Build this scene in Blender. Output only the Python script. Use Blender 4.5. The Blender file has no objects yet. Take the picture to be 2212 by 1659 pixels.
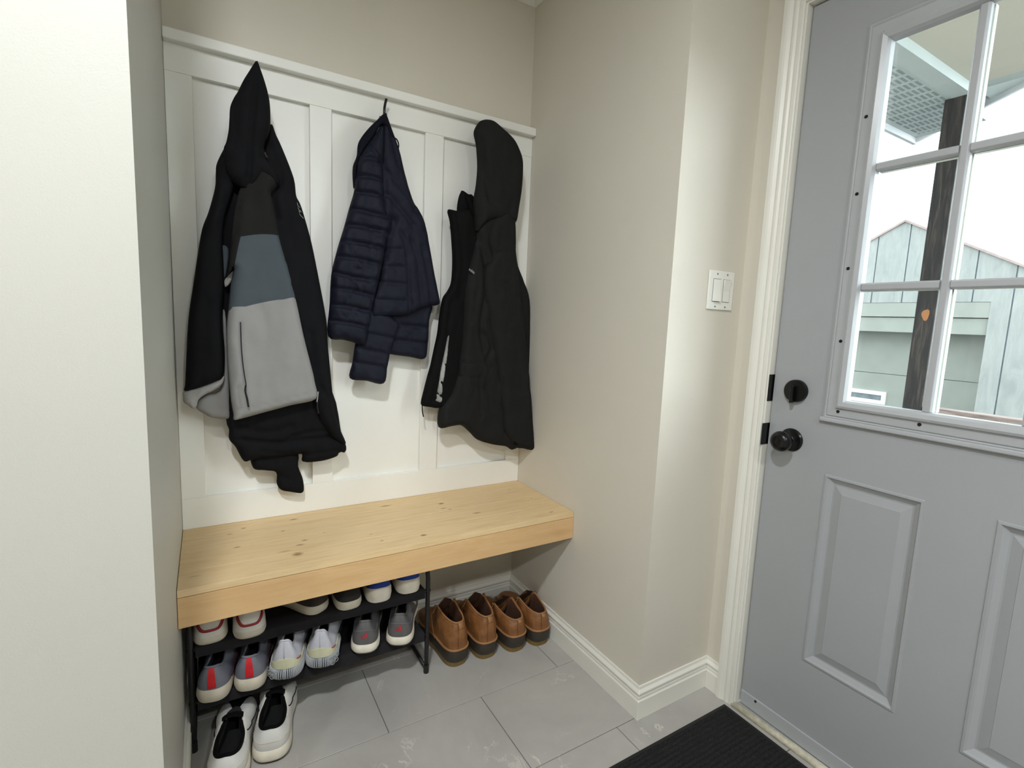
import bpy, bmesh, math, random
import numpy as np
from mathutils import Vector, Matrix, noise
from mathutils.geometry import delaunay_2d_cdt

SC = bpy.context.scene
COL = SC.collection
random.seed(7)
PI = math.pi

# ------------------------------------------------------------------ camera
CAM = Vector((0.0813, -1.7889, 1.2123))
ROT = Matrix.Rotation(-0.5393, 3, 'Z') @ Matrix.Rotation(-0.0413, 3, 'Y') @ Matrix.Rotation(1.4462, 3, 'X')
FPX = 1092.6
cd = bpy.data.cameras.new('camera')
cam = bpy.data.objects.new('camera', cd)
COL.objects.link(cam)
cam.matrix_world = Matrix.Translation(CAM) @ ROT.to_4x4()
cd.sensor_fit = 'HORIZONTAL'
cd.sensor_width = 36.0
cd.lens = 36.0 * FPX / 2212
cd.clip_start = 0.02
SC.camera = cam


def ray(u, v):
    return ROT @ Vector(((u - 1106) / FPX, -(v - 829.5) / FPX, -1))


def on(ax, val, u, v):
    """point of the plane (axis = val) seen at photo pixel u, v"""
    d = ray(u, v)
    return CAM + d * ((val - CAM[ax]) / d[ax])


# ------------------------------------------------------------------ world, exposure
SC.view_settings.view_transform = 'Standard'
SC.view_settings.look = 'None'
SC.view_settings.gamma = 1
SC.view_settings.exposure = 0.3
SC.view_settings.use_curve_mapping = False
SC.cycles.use_denoising = True
SC.cycles.max_bounces = 10
SC.cycles.diffuse_bounces = 6
SC.cycles.transparent_max_bounces = 12
SC.cycles.sample_clamp_indirect = 6
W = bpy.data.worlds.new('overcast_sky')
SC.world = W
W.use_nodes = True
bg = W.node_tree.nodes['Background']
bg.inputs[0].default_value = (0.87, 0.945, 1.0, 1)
# overcast sky, plus a bright lobe added and aimed to light the switch wall
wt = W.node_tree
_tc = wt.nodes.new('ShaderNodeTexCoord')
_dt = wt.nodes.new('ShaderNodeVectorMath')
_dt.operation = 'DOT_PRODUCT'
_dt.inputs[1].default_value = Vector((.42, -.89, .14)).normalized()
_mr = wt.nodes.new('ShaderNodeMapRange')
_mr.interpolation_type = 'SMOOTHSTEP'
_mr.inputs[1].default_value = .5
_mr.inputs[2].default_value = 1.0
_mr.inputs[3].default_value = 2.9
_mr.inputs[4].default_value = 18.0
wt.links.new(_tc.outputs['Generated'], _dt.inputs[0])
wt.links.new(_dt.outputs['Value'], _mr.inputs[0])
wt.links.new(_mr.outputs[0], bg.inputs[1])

# ------------------------------------------------------------------ colour and materials


def lin(c):
    return tuple((x / 255 / 12.92 if x / 255 <= .04045 else ((x / 255 + .055) / 1.055) ** 2.4) for x in c)


class NT:
    def __init__(s, name):
        s.m = bpy.data.materials.new(name)
        s.m.use_nodes = True
        s.t = s.m.node_tree
        s.b = s.t.nodes['Principled BSDF']

    def n(s, typ, **kw):
        nd = s.t.nodes.new(typ)
        for k, v in kw.items():
            if k.startswith('i_'):
                nd.inputs[k[2:].replace('_', ' ')].default_value = v
            else:
                setattr(nd, k, v)
        return nd

    def l(s, a, b):
        s.t.links.new(a, b)

    def coord(s, scale=(1, 1, 1), rot=(0, 0, 0), src='Object'):
        tc = s.n('ShaderNodeTexCoord')
        mp = s.n('ShaderNodeMapping')
        mp.inputs['Scale'].default_value = scale
        mp.inputs['Rotation'].default_value = rot
        s.l(tc.outputs[src], mp.inputs[0])
        return mp.outputs[0]

    def ramp(s, fac, stops):
        r = s.n('ShaderNodeValToRGB')
        e = r.color_ramp.elements
        while len(e) < len(stops):
            e.new(0.5)
        for i, (p, c) in enumerate(stops):
            e[i].position = p
            e[i].color = (*c, 1)
        s.l(fac, r.inputs[0])
        return r.outputs[0]

    def noise(s, vec, scale, detail=3, rough=.5, dist=0):
        nz = s.n('ShaderNodeTexNoise')
        nz.inputs['Scale'].default_value = scale
        nz.inputs['Detail'].default_value = detail
        nz.inputs['Roughness'].default_value = rough
        nz.inputs['Distortion'].default_value = dist
        s.l(vec, nz.inputs['Vector'])
        return nz.outputs[0]

    def math(s, op, a, b=None, c=None):
        nd = s.n('ShaderNodeMath', operation=op)
        for i, v in enumerate((a, b, c)):
            if v is None:
                continue
            if isinstance(v, (int, float)):
                nd.inputs[i].default_value = v
            else:
                s.l(v, nd.inputs[i])
        return nd.outputs[0]

    def mix(s, fac, a, b, mode='MIX'):
        nd = s.n('ShaderNodeMix', data_type='RGBA', blend_type=mode)
        for i, v in ((0, fac), (6, a), (7, b)):
            if isinstance(v, (int, float)):
                nd.inputs[i].default_value = v
            elif isinstance(v, tuple):
                nd.inputs[i].default_value = (*v, 1)
            else:
                s.l(v, nd.inputs[i])
        return nd.outputs[2]

    def bump(s, h, strength, dist=.002):
        b = s.n('ShaderNodeBump')
        b.inputs['Strength'].default_value = strength
        b.inputs['Distance'].default_value = dist
        s.l(h, b.inputs['Height'])
        s.l(b.outputs[0], s.b.inputs['Normal'])

    def base(s, c):
        if isinstance(c, tuple):
            s.b.inputs['Base Color'].default_value = (*c, 1)
        else:
            s.l(c, s.b.inputs['Base Color'])


def mat(name, rgb, rough=.6, var=.06, scale=8, bump=.15, bscale=300, spec=.5, metal=0, bdist=.001):
    t = NT(name)
    c = lin(rgb)
    v = t.coord()
    nz = t.noise(v, scale, 4)
    lo = tuple(x * (1 - var) for x in c)
    hi = tuple(min(1, x * (1 + var)) for x in c)
    t.base(t.ramp(nz, [(.3, lo), (.7, hi)]))
    t.b.inputs['Roughness'].default_value = rough
    t.b.inputs['Specular IOR Level'].default_value = spec
    t.b.inputs['Metallic'].default_value = metal
    if bump:
        t.bump(t.noise(v, bscale, 2), bump, bdist)
    return t.m


def fabric(name, rgb, rough=.85, weave=900, var=.12, bump=.35, spec=.12):
    t = NT(name)
    c = lin(rgb)
    v = t.coord()
    big = t.noise(v, 14, 4)
    t.base(t.ramp(big, [(.3, tuple(x * (1 - var) for x in c)), (.72, tuple(x * (1 + var) for x in c))]))
    t.b.inputs['Roughness'].default_value = rough
    t.b.inputs['Specular IOR Level'].default_value = spec
    t.b.inputs['Sheen Weight'].default_value = 0
    w1 = t.noise(v, weave, 1)
    w2 = t.noise(v, 45, 3)
    t.bump(t.math('ADD', t.math('MULTIPLY', w1, .25), w2), bump, .0025)
    return t.m


M = {}
M['wall'] = mat('wall_paint_greige', (213, 207, 193), .55, .015, 3, .25, 420, .4)
M['wall_darkened'] = mat('wall_paint_darkened', (187, 185, 176), .5, .015, 3, .25, 420, .4)  # same wall paint, darkened to hold down the near lamp's glare
M['ceiling'] = mat('ceiling_paint', (228, 226, 218), .8, .01, 3, .2, 300)
M['trim'] = mat('white_trim_paint', (226, 224, 214), .38, .02, 6, .05, 90)
M['panel_white'] = mat('white_panel_paint', (238, 237, 230), .42, .02, 5, .12, 160)
M['door_grey'] = mat('grey_door_paint', (160, 162, 164), .38, .015, 4, .12, 260)
M['lite_frame'] = mat('grey_window_frame_paint', (172, 174, 176), .32, .02, 8, .03, 90)
M['black_metal'] = mat('matte_black_metal', (14, 13, 13), .28, .1, 30, .05, 200, .5, .3)
M['hole'] = mat('dark_hole', (14, 13, 12), .9, .05, 30, 0)
M['plastic_white'] = mat('white_switch_plastic', (232, 231, 222), .3, .01, 10, 0)
M['slot'] = mat('switch_gap', (120, 118, 108), .6, .02, 10, 0)
M['grout'] = mat('grout', (92, 88, 84), .9, .05, 40, .2, 400)
M['caulk'] = mat('dirty_caulk', (196, 190, 170), .6, .2, 60, .3, 120)


def tile_material():
    t = NT('grey_stone_tile')
    v = t.coord()
    # tile id colour shift: brick pattern, rows of .305 m, joints shifted by half
    sep = t.n('ShaderNodeSeparateXYZ')
    t.l(v, sep.inputs[0])
    big = t.noise(v, 2.3, 6, .6, .6)
    fine = t.noise(v, 22, 5, .6)
    base = t.ramp(big, [(.3, lin((154, 151, 146))), (.52, lin((172, 169, 163))), (.72, lin((184, 181, 174)))])
    base = t.mix(t.math('MULTIPLY', fine, .35), base, lin((154, 151, 147)))
    # white mineral veins and flecks
    vn = t.noise(v, 3.4, 7, .62, 1.4)
    band = t.math('ABSOLUTE', t.math('SUBTRACT', vn, .5))
    vein = t.n('ShaderNodeMapRange')
    t.l(band, vein.inputs[0])
    vein.inputs[1].default_value = .012
    vein.inputs[2].default_value = 0
    gate = t.n('ShaderNodeMapRange')
    t.l(t.noise(v, 4.5, 3), gate.inputs[0])
    gate.inputs[1].default_value = .56
    gate.inputs[2].default_value = .68
    fl = t.math('MULTIPLY', vein.outputs[0], gate.outputs[0])
    base = t.mix(t.math('MULTIPLY', fl, .75), base, lin((214, 210, 200)))
    t.base(base)
    t.b.inputs['Roughness'].default_value = .42
    t.bump(t.math('ADD', fine, t.math('MULTIPLY', fl, .4)), .12, .002)
    return t.m


M['tile'] = tile_material()


def pine(name, c_lo, c_hi, c_dark, knots=(), along=(1, 9, 9), grain_scale=7, vec_rot=(0, 0, 0)):
    t = NT(name)
    v0 = t.coord()
    v = t.coord(along)
    g = t.noise(v, grain_scale, 5, .55, .4)
    g2 = t.noise(t.coord((along[0] * .6, along[1] * 4, along[2] * 4)), grain_scale * 2, 3, .5, .2)
    c = t.ramp(g, [(.28, lin(c_lo)), (.5, lin(c_hi)), (.74, lin(c_lo))])
    c = t.mix(t.math('MULTIPLY', g2, .35), c, lin(c_dark))
    for (kx, ky, rx, ry, dark) in knots:
        mp = t.n('ShaderNodeMapping', vector_type='POINT')
        mp.inputs['Location'].default_value = (-kx / rx, -ky / ry, 0)
        mp.inputs['Scale'].default_value = (1 / rx, 1 / ry, 0)
        t.l(v0, mp.inputs[0])
        wob = t.n('ShaderNodeVectorMath', operation='LENGTH')
        t.l(mp.outputs[0], wob.inputs[0])
        d = t.math('ADD', wob.outputs[1], t.math('MULTIPLY', g2, .5))
        mr = t.n('ShaderNodeMapRange')
        t.l(d, mr.inputs[0])
        mr.inputs[1].default_value = 1.35
        mr.inputs[2].default_value = .55
        mr.inputs[3].default_value = 0
        mr.inputs[4].default_value = dark
        c = t.mix(mr.outputs[0], c, lin((128, 88, 50)))
    t.base(c)
    t.b.inputs['Roughness'].default_value = .55
    t.bump(g2, .08, .001)
    return t.m


def weathered(name, cs, along=(6, 6, 1.2), scale=5):
    t = NT(name)
    v = t.coord(along)
    g = t.noise(v, scale, 6, .65, .8)
    g2 = t.noise(t.coord((along[0] * 3, along[1] * 3, along[2] * .8)), scale * 2, 4, .6)
    c = t.ramp(g, [(.34, lin(cs[0])), (.5, lin(cs[1])), (.68, lin(cs[2]))])
    c = t.mix(t.math('MULTIPLY', g2, .5), c, lin(cs[0]))
    t.base(c)
    t.b.inputs['Roughness'].default_value = .8
    t.bump(g2, .5, .004)
    return t.m


# fabrics and shoes
M['coat_black'] = fabric('black_shell_fabric', (18, 18, 20))
M['coat_yoke'] = fabric('dark_charcoal_knit', (33, 32, 31), .95, 700, .08)
M['coat_slate'] = fabric('slate_softshell', (71, 78, 83), .8, 1100, .05, .2)
M['coat_grey'] = fabric('light_grey_softshell', (139, 137, 135), .75, 1100, .05, .3)
M['fleece'] = fabric('grey_fleece_lining', (158, 155, 153), 1, 250, .1, .8)
M['navy'] = fabric('navy_nylon', (16, 18, 32), .62, 1200, .12, .5, .2)
M['navy_collar'] = fabric('navy_collar_lining', (16, 17, 26), .8, 900)
M['parka'] = fabric('charcoal_parka_shell', (31, 31, 30), .75, 1000, .08, .35)
M['parka_dark'] = fabric('black_parka_lining', (12, 12, 12), .8)
M['silver'] = mat('reflective_silver_print', (140, 142, 142), .4, .05, 20, 0)
M['lining_silver'] = fabric('silver_grey_lining', (150, 150, 146), .5, 500, .3, .8)
M['black_cloth'] = fabric('black_padding', (9, 9, 9), .9)
M['zip'] = mat('dark_zip', (40, 40, 40), .35, .2, 60, .3, 600, .5, .6)
M['foam_white'] = mat('off_white_foam_sole', (222, 215, 198), .6, .1, 25, .35, 60, bdist=.002)
M['foam_dirty'] = mat('scuffed_white_sole', (204, 195, 176), .65, .16, 20, .35, 60, bdist=.002)
M['leather_white'] = mat('white_leather_upper', (216, 211, 202), .5, .05, 12, .25, 70, bdist=.002)
M['mesh_white'] = mat('white_mesh_upper', (206, 205, 200), .7, .06, 12, .5, 500)
M['knit_lilac'] = mat('pale_lilac_knit', (196, 196, 204), .8, .07, 25, .6, 420)
M['cream'] = mat('cream_heel_cup', (214, 212, 180), .5, .06, 20, .3, 200)
M['stripe_dark'] = mat('slate_stripe_rubber', (62, 68, 80), .5, .1, 30, .2)
M['stripe_pale'] = mat('pale_stripe_rubber', (182, 184, 188), .5, .1, 30, .2)
M['shoe_grey'] = mat('grey_shoe_upper', (112, 114, 124), .7, .08, 20, .5, 400)
M['shoe_grey_dark'] = mat('dark_grey_shoe_upper', (92, 90, 90), .5, .12, 18, .3, 300)
M['shoe_maroon'] = mat('maroon_mesh', (104, 52, 64), .7, .2, 40, .5, 400)
M['red'] = mat('bright_red_band', (196, 26, 34), .6, .15, 90, .5, 500)
M['red_dark'] = mat('dark_red_band', (150, 36, 42), .55, .1, 60, .2)
M['logo_red'] = mat('red_print', (176, 48, 52), .6, .1, 60, .1)
M['suede'] = mat('dark_brown_suede', (58, 48, 42), .95, .15, 25, .7, 500)
M['suede_black'] = mat('black_suede', (42, 40, 37), .95, .15, 25, .7, 500)
M['blue'] = mat('royal_blue_collar', (32, 62, 150), .8, .1, 40, .4, 400)
M['black_rubber'] = mat('black_rubber', (20, 20, 20), .6, .1, 30, .2)
M['insole'] = mat('black_insole', (7, 7, 7), .95, .1, 30, .2)
M['lace_black'] = mat('black_lace', (16, 16, 16), .9, .1, 60, .4, 600)
M['boot_tan'] = mat('tan_boot_leather', (130, 85, 46), .5, .28, 16, .8, 34, bdist=.006)
M['boot_rim'] = mat('pale_tan_boot_binding', (150, 106, 66), .6, .1, 30, .3)
M['boot_in'] = mat('dark_brown_boot_lining', (74, 44, 26), .9, .15, 25, .3)
M['boot_flap'] = mat('olive_tan_leather_facing', (118, 84, 40), .7, .1, 25, .3)
M['boot_rubber'] = mat('dark_brown_boot_rubber', (50, 44, 36), .55, .1, 20, .35, 130, bdist=.002)
M['gum'] = mat('gum_rubber_sole', (112, 90, 46), .6, .1, 20, .3)
M['rack_fabric'] = fabric('black_rack_cloth', (40, 38, 40), .9, 500, .1, .3)
M['rack_metal'] = mat('black_rack_tube', (22, 21, 22), .45, .1, 40, .3, 300)
M['porch_cream'] = mat('cream_porch_ceiling', (196, 192, 178), .6, .02, 5, .05)
M['vinyl'] = mat('pale_vinyl_soffit', (176, 184, 182), .5, .03, 6, .05)
M['vinyl_hole'] = mat('soffit_perforation', (100, 110, 112), .9, .05, 6, 0)
M['aluminium'] = mat('grey_white_fascia', (196, 198, 200), .4, .03, 6, .05)
M['siding'] = weathered('pale_painted_siding', ((146, 150, 147), (160, 163, 159), (172, 174, 170)), (3, 3, .8), 3)
M['siding_gap'] = mat('siding_gap', (104, 116, 124), .9, .1, 10, 0)
M['shed_boards'] = mat('pale_green_white_boards', (150, 154, 146), .7, .05, 5, .2, 60)  # board colour of the shed's header and door leaf
M['roof_edge'] = mat('pinkish_brown_roof_edge', (168, 150, 146), .8, .15, 10, .3, 40)
M['shed_pane'] = mat('dusty_shed_window_pane', (112, 120, 126), .25, .3, 9, .1, 30)
M['post_wood'] = weathered('dark_weathered_post_wood', ((17, 15, 16), (34, 31, 32), (80, 69, 62)), (14, 14, 1.4), 3)
M['rail_wood'] = weathered('grey_weathered_rail_wood', ((100, 88, 84), (138, 122, 116), (164, 150, 142)), (8, 1.2, 8), 5)
M['knot'] = mat('orange_knot', (150, 98, 56), .7, .1, 40, .2)
M['gravel'] = mat('gravel_darkened', (66, 66, 64), .95, .2, 3, .6, 30, bdist=.02)  # unseen ground, darkened to cut the bounce onto the porch ceiling

g_ = NT('window_glass')
g_.t.nodes.remove(g_.b)
_o = g_.t.nodes['Material Output']
_tr = g_.n('ShaderNodeBsdfTransparent')
_tr.inputs[0].default_value = (.93, .96, .95, 1)
_gl = g_.n('ShaderNodeBsdfGlossy')
_gl.inputs['Roughness'].default_value = .01
_fr = g_.n('ShaderNodeFresnel')
_fr.inputs[0].default_value = 1.45
_mx = g_.n('ShaderNodeMixShader')
_ge = g_.n('ShaderNodeNewGeometry')      # the exit face must not turn into a total reflector
g_.l(g_.math('MULTIPLY_ADD', _ge.outputs['Backfacing'], 1 / 1.45 - 1.45, 1.45), _fr.inputs[0])
g_.l(_fr.outputs[0], _mx.inputs[0])
g_.l(_tr.outputs[0], _mx.inputs[1])
g_.l(_gl.outputs[0], _mx.inputs[2])
g_.l(_mx.outputs[0], _o.inputs[0])
M['glass'] = g_.m

l_ = NT('lamp_diffuser_glow')
l_.b.inputs['Emission Color'].default_value = (1, .95, .86, 1)
l_.b.inputs['Emission Strength'].default_value = 14
M['lamp_glow'] = l_.m

# mat: ribbed
r_ = NT('black_ribbed_mat_pile')
_v = r_.coord()
_w = r_.n('ShaderNodeTexWave', bands_direction='Y')
_w.inputs['Scale'].default_value = 22
_w.inputs['Distortion'].default_value = 1.2
_w.inputs['Detail'].default_value = 2
r_.l(_v, _w.inputs['Vector'])
_n = r_.noise(_v, 220, 4, .8)
r_.base(r_.ramp(_n, [(.3, lin((20, 20, 21))), (.7, lin((54, 53, 53)))]))
r_.b.inputs['Roughness'].default_value = .95
r_.b.inputs['Specular IOR Level'].default_value = .15
r_.bump(r_.math('ADD', _w.outputs[1], r_.math('MULTIPLY', _n, 1.3)), .7, .005)
M['mat_pile'] = r_.m

# ------------------------------------------------------------------ mesh helpers


def link(name, bm, mats, parent=None, smooth=False, loc=None):
    me = bpy.data.meshes.new(name)
    bmesh.ops.recalc_face_normals(bm, faces=bm.faces)
    bm.to_mesh(me)
    bm.free()
    if not isinstance(mats, (list, tuple)):
        mats = [mats]
    for m in mats:
        me.materials.append(m)
    if smooth:
        for p in me.polygons:
            p.use_smooth = True
    o = bpy.data.objects.new(name, me)
    COL.objects.link(o)
    if parent:
        o.parent = parent
    if loc:
        o.location = loc
    return o


def autosmooth(o, deg=35):
    me = o.data
    bm = bmesh.new()
    bm.from_mesh(me)
    a = math.radians(deg)
    for f in bm.faces:
        f.smooth = True
    for e in bm.edges:
        if len(e.link_faces) == 2 and e.calc_face_angle(0) > a:
            e.smooth = False
    bm.to_mesh(me)
    bm.free()
    return o


def bevel(o, w=.002, seg=2, ang=30):
    m = o.modifiers.new('bevel', 'BEVEL')
    m.width = w
    m.segments = seg
    m.limit_method = 'ANGLE'
    m.angle_limit = math.radians(ang)
    m.harden_normals = False
    return o


def box(bm, x0, x1, y0, y1, z0, z1, mi=0):
    vs = [bm.verts.new(p) for p in [(x0, y0, z0), (x1, y0, z0), (x1, y1, z0), (x0, y1, z0), (x0, y0, z1), (x1, y0, z1), (x1, y1, z1), (x0, y1, z1)]]
    for q in [(0, 3, 2, 1), (4, 5, 6, 7), (0, 1, 5, 4), (1, 2, 6, 5), (2, 3, 7, 6), (3, 0, 4, 7)]:
        f = bm.faces.new([vs[i] for i in q])
        f.material_index = mi
    return vs


def boxes(name, bl, m, parent=None, bev=0, loc=None):
    bm = bmesh.new()
    for b in bl:
        box(bm, *b)
    o = link(name, bm, m, parent, loc=loc)
    if bev:
        bevel(o, bev)
    return o


def tag(o, label=None, cat=None, group=None, kind=None):
    if label:
        o['label'] = label
    if cat:
        o['category'] = cat
    if group:
        o['group'] = group
    if kind:
        o['kind'] = kind
    return o


def struct(o):
    o['kind'] = 'structure'
    return o


def empty(name, loc=(0, 0, 0), rz=0):
    o = bpy.data.objects.new(name, None)
    o.empty_display_size = .05
    COL.objects.link(o)
    o.location = loc
    o.rotation_euler = (0, 0, rz)
    return o


def loft(bm, rings, closed=True, mi=0, cap0=False, cap1=False):
    vr = [[bm.verts.new(p) for p in r] for r in rings]
    n = len(vr[0])
    for a, b in zip(vr, vr[1:]):
        for i in range(n if closed else n - 1):
            j = (i + 1) % n
            try:
                f = bm.faces.new((a[i], a[j], b[j], b[i]))
                f.material_index = mi
            except ValueError:
                pass
    for c, r in ((cap0, vr[0]), (cap1, vr[-1])):
        if c:
            ctr = Vector((0, 0, 0))
            for v in r:
                ctr += v.co
            cv = bm.verts.new(ctr / n)
            for i in range(n):
                f = bm.faces.new((r[i], r[(i + 1) % n], cv))
                f.material_index = mi
    return vr


def tube(bm, pts, r, seg=10, mi=0, closed=False, flat=1.0):
    pts = [Vector(p) for p in pts]
    rs = r if isinstance(r, (list, tuple)) else [r] * len(pts)
    rings = []
    up = Vector((0, 0, 1))
    prev = None
    for i, p in enumerate(pts):
        a = pts[i - 1] if i or closed else p
        b = pts[(i + 1) % len(pts)] if i < len(pts) - 1 or closed else p
        d = (b - a).normalized()
        if prev is None:
            s = d.cross(up)
            if s.length < .1:
                s = d.cross(Vector((1, 0, 0)))
        else:
            s = prev - d * prev.dot(d)
        s.normalize()
        prev = s
        t = s.cross(d).normalized()
        rings.append([p + s * math.cos(2 * PI * k / seg) * rs[i] + t * math.sin(2 * PI * k / seg) * rs[i] * flat for k in range(seg)])
    if closed:
        rings.append(rings[0])
        loft(bm, rings, mi=mi)
        bmesh.ops.remove_doubles(bm, verts=bm.verts, dist=1e-6)
    else:
        loft(bm, rings, mi=mi, cap0=True, cap1=True)


def tube_obj(name, pts, r, m, parent=None, seg=10, closed=False, flat=1.0):
    bm = bmesh.new()
    tube(bm, pts, r, seg, closed=closed, flat=flat)
    return link(name, bm, m, parent, smooth=True)


def lathe(name, prof, m, parent, origin, axis='X', seg=40):
    """prof: (distance along -axis from origin, radius)"""
    bm = bmesh.new()
    rings = []
    for h, r in prof:
        ring = []
        for k in range(seg):
            a = 2 * PI * k / seg
            if axis == 'X':
                ring.append(Vector((origin[0] - h, origin[1] + r * math.cos(a), origin[2] + r * math.sin(a))))
            elif axis == 'Y':
                ring.append(Vector((origin[0] + r * math.cos(a), origin[1] - h, origin[2] + r * math.sin(a))))
            else:
                ring.append(Vector((origin[0] + r * math.cos(a), origin[1] + r * math.sin(a), origin[2] - h)))
        rings.append(ring)
    loft(bm, rings, cap0=True, cap1=True)
    return autosmooth(link(name, bm, m, parent), 40)


def catmull(pts, sub, closed=True):
    n = len(pts)
    out = []
    P = [Vector(p) for p in pts]
    for i in range(n if closed else n - 1):
        if closed:
            p0, p1, p2, p3 = P[i - 1], P[i], P[(i + 1) % n], P[(i + 2) % n]
        else:
            p0, p1, p2, p3 = P[max(i - 1, 0)], P[i], P[i + 1], P[min(i + 2, n - 1)]
        for k in range(sub):
            t = k / sub
            out.append(.5 * ((2 * p1) + (p2 - p0) * t + (2 * p0 - 5 * p1 + 4 * p2 - p3) * t * t + (3 * p1 - p0 - 3 * p2 + p3) * t ** 3))
    if not closed:
        out.append(P[-1])
    return out


def prism_path(name, prof, path, m, parent=None, closed=False):
    """sweep a profile (outwards, up) along a horizontal path; each path point = (x, y, nx, ny) with its mitred outward vector"""
    bm = bmesh.new()
    rings = [[Vector((x + nx * o, y + ny * o, z)) for o, z in prof] for x, y, nx, ny in path]
    vr = loft(bm, rings, closed=True)
    for r in (vr[0], vr[-1]):
        bm.faces.new(r)
    return link(name, bm, m, parent)


# ------------------------------------------------------------------ the room shell
WX = 1.2        # niche width
X3 = 1.517      # wall that holds the door
D1, D2 = .87, .779
CEIL = 2.46
XM = -2.6
YB = -4.6
struct(boxes('floor', [(XM - .15, X3 + .05, YB - .15, .15, -.12, -.0025)], M['grout']))
# tiles: one mesh over the grout bed (a surface pattern of the floor)
bm = bmesh.new()
RY = -.4746
gap = .0022
k = -1
row = 0
y1 = RY + .305 * 2
while y1 > YB:
    y0 = y1 - .305
    r_i = round((RY - y1) / .305)
    off = .505 if r_i % 2 else .808 
    x = off - .61 * 6
    while x < X3 + .05:
        xa, xb = max(x + gap / 2, XM), min(x + .61 - gap / 2, X3 + .05)
        ya, yb = max(y0 + gap / 2, YB), min(y1 - gap / 2, .02)
        if xb > xa and yb > ya:
            box(bm, xa, xb, ya, yb, -.011, 0)
        x += .61
    y1 -= .305
fl = link('floor', bm, M['tile'])
struct(fl)
fl.parent = bpy.data.objects['floor']
fl.name = 'tile_surface'
bevel(fl, .0008, 1)

struct(boxes('ceiling', [(XM - .15, X3 + .15, YB - .15, .15, CEIL, CEIL + .1)], M['ceiling']))
struct(boxes('wall_back', [(0, WX, 0, .15, 0, CEIL)], M['wall']))
struct(boxes('wall_left', [(XM, 0, -D1, .15, 0, CEIL)], M['wall_darkened']))
struct(boxes('wall_right_niche', [(WX, X3 + .145, -D2, .15, 0, CEIL)], M['wall']))
DY0, DY1, DZ = -1.862, -.888, 2.122          # rough door opening
struct(boxes('wall_right', [(X3, X3 + .145, DY1, -D2, 0, CEIL), (X3, X3 + .145, YB, DY0, 0, CEIL), (X3, X3 + .145, DY0, DY1, DZ, CEIL)], M['wall']))
struct(boxes('wall_front', [(XM - .15, X3 + .15, YB - .15, YB, 0, CEIL)], M['wall_darkened']))
struct(boxes('wall_far_left', [(XM - .15, XM, YB, .15, 0, CEIL)], M['wall_darkened']))

# baseboards: colonial profile
BB = [(0, 0), (.0135, 0), (.0135, .062), (.0105, .066), (.0105, .074), (.0085, .078), (.0125, .083), (.0125, .089), (.006, .097), (.0045, .106), (0, .106)]


def bb(name, path):
    o = prism_path(name, BB, path, M['trim'])
    return struct(bevel(o, .0008, 1))


bb('baseboard_back', [(0, 0, 1, -1), (WX, 0, -1, -1)])
bb('baseboard_right', [(WX, 0, -1, -1), (WX, -D2, -1, -1), (X3, -D2, -1, -1)])
bb('baseboard_door_side', [(X3, -D2, -1, -1), (X3, -.838, -1, 0)])
bb('baseboard_left', [(0, 0, 1, -1), (0, -D1, 1, -1), (XM, -D1, 0, -1)])
# crown moulding of the niche and room
CR = [(0, CEIL), (0, CEIL - .056), (.007, CEIL - .056), (.010, CEIL - .050), (.012, CEIL - .044), (.022, CEIL - .034), (.034, CEIL - .016), (.040, CEIL - .012), (.046, CEIL - .006), (.046, CEIL)]
o = prism_path('trim_1', CR, [(XM, -D1, 0, -1), (0, -D1, 1, -1), (0, 0, 1, -1), (WX, 0, -1, -1), (WX, -D2, -1, -1), (X3, -D2, -1, -1), (X3, YB, -1, 1)], M['trim'])
struct(o)

# ------------------------------------------------------------------ board-and-batten panelling above the bench
wp = struct(empty('trim_2', (0, 0, .5366)))
HB = .5366


def wpart(name, bl, bev=.0012):
    o = boxes(name, [(a, b, c, d, e - HB, f - HB) for a, b, c, d, e, f in bl], M['panel_white'], wp, bev)
    return o


wpart('backing_panel', [(0.0005, WX - .0005, -.005, -.0003, HB + .0004, 1.93)], 0)
wpart('bottom_rail', [(.0005, WX - .0005, -.0215, -.005, HB + .0004, .633)])
wpart('top_rail', [(.0005, WX - .0005, -.0215, -.005, 1.8535, 1.926)])
for a, b in ((.0005, .065), (.375, .4405), (.757, .826), (1.137, WX - .0005)):
    wpart('stile', [(a, b, -.0205, -.005, .633, 1.8535)])
wpart('ledge_cap', [(.0005, WX - .0005, -.047, -.0003, 1.926, 1.955)], .003)

# ------------------------------------------------------------------ bench
bench = empty('bench', (0, 0, 0))
tag(bench, 'knotty pale pine bench built into the niche below the hanging coats', 'bench')
kn = []
for (u, v, rx, ry, d) in [(634, 1122, .016, .006, .8), (526, 1141, .009, .005, .8), (496, 1154, .010, .004, .7), (611, 1147, .007, .004, .8), (512, 1182, .012, .006, .7),
                          (658, 1167, .010, .005, .8), (648, 1177, .014, .006, .7), (643, 1197, .016, .014, .75), (615, 1191, .02, .007, .4), (833, 1093, .022, .007, .7),
                          (953, 1088, .013, .008, .95), (958, 1098, .014, .006, .6), (972, 1100, .009, .004, .7), (1030, 1108, .018, .008, .55), (915, 1156, .012, .008, .9),
                          (825, 1168, .007, .004, .7), (801, 1154, .006, .003, .6), (1100, 1058, .007, .003, .7), (1191, 1106, .012, .005, .7), (1148, 1076, .008, .004, .5), (700, 1150, .006, .003, .6), (420, 1245, .018, .006, .3)]:
    p = on(2, HB, u, v)
    kn.append((p.x, p.y, rx, ry, d))
M['pine_top'] = pine('knotty_pine', (217, 186, 138), (232, 205, 160), (192, 154, 102), kn, (1, 10, 10), 5)
M['pine_front'] = pine('warm_front_board', (208, 168, 116), (222, 186, 136), (182, 136, 84), (), (1, 6, 6), 4)
gapb = .0006
ys = [-.0005, -.105, -.21, -.315, -.4125]
TH = .0185
bt = bmesh.new()
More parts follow.
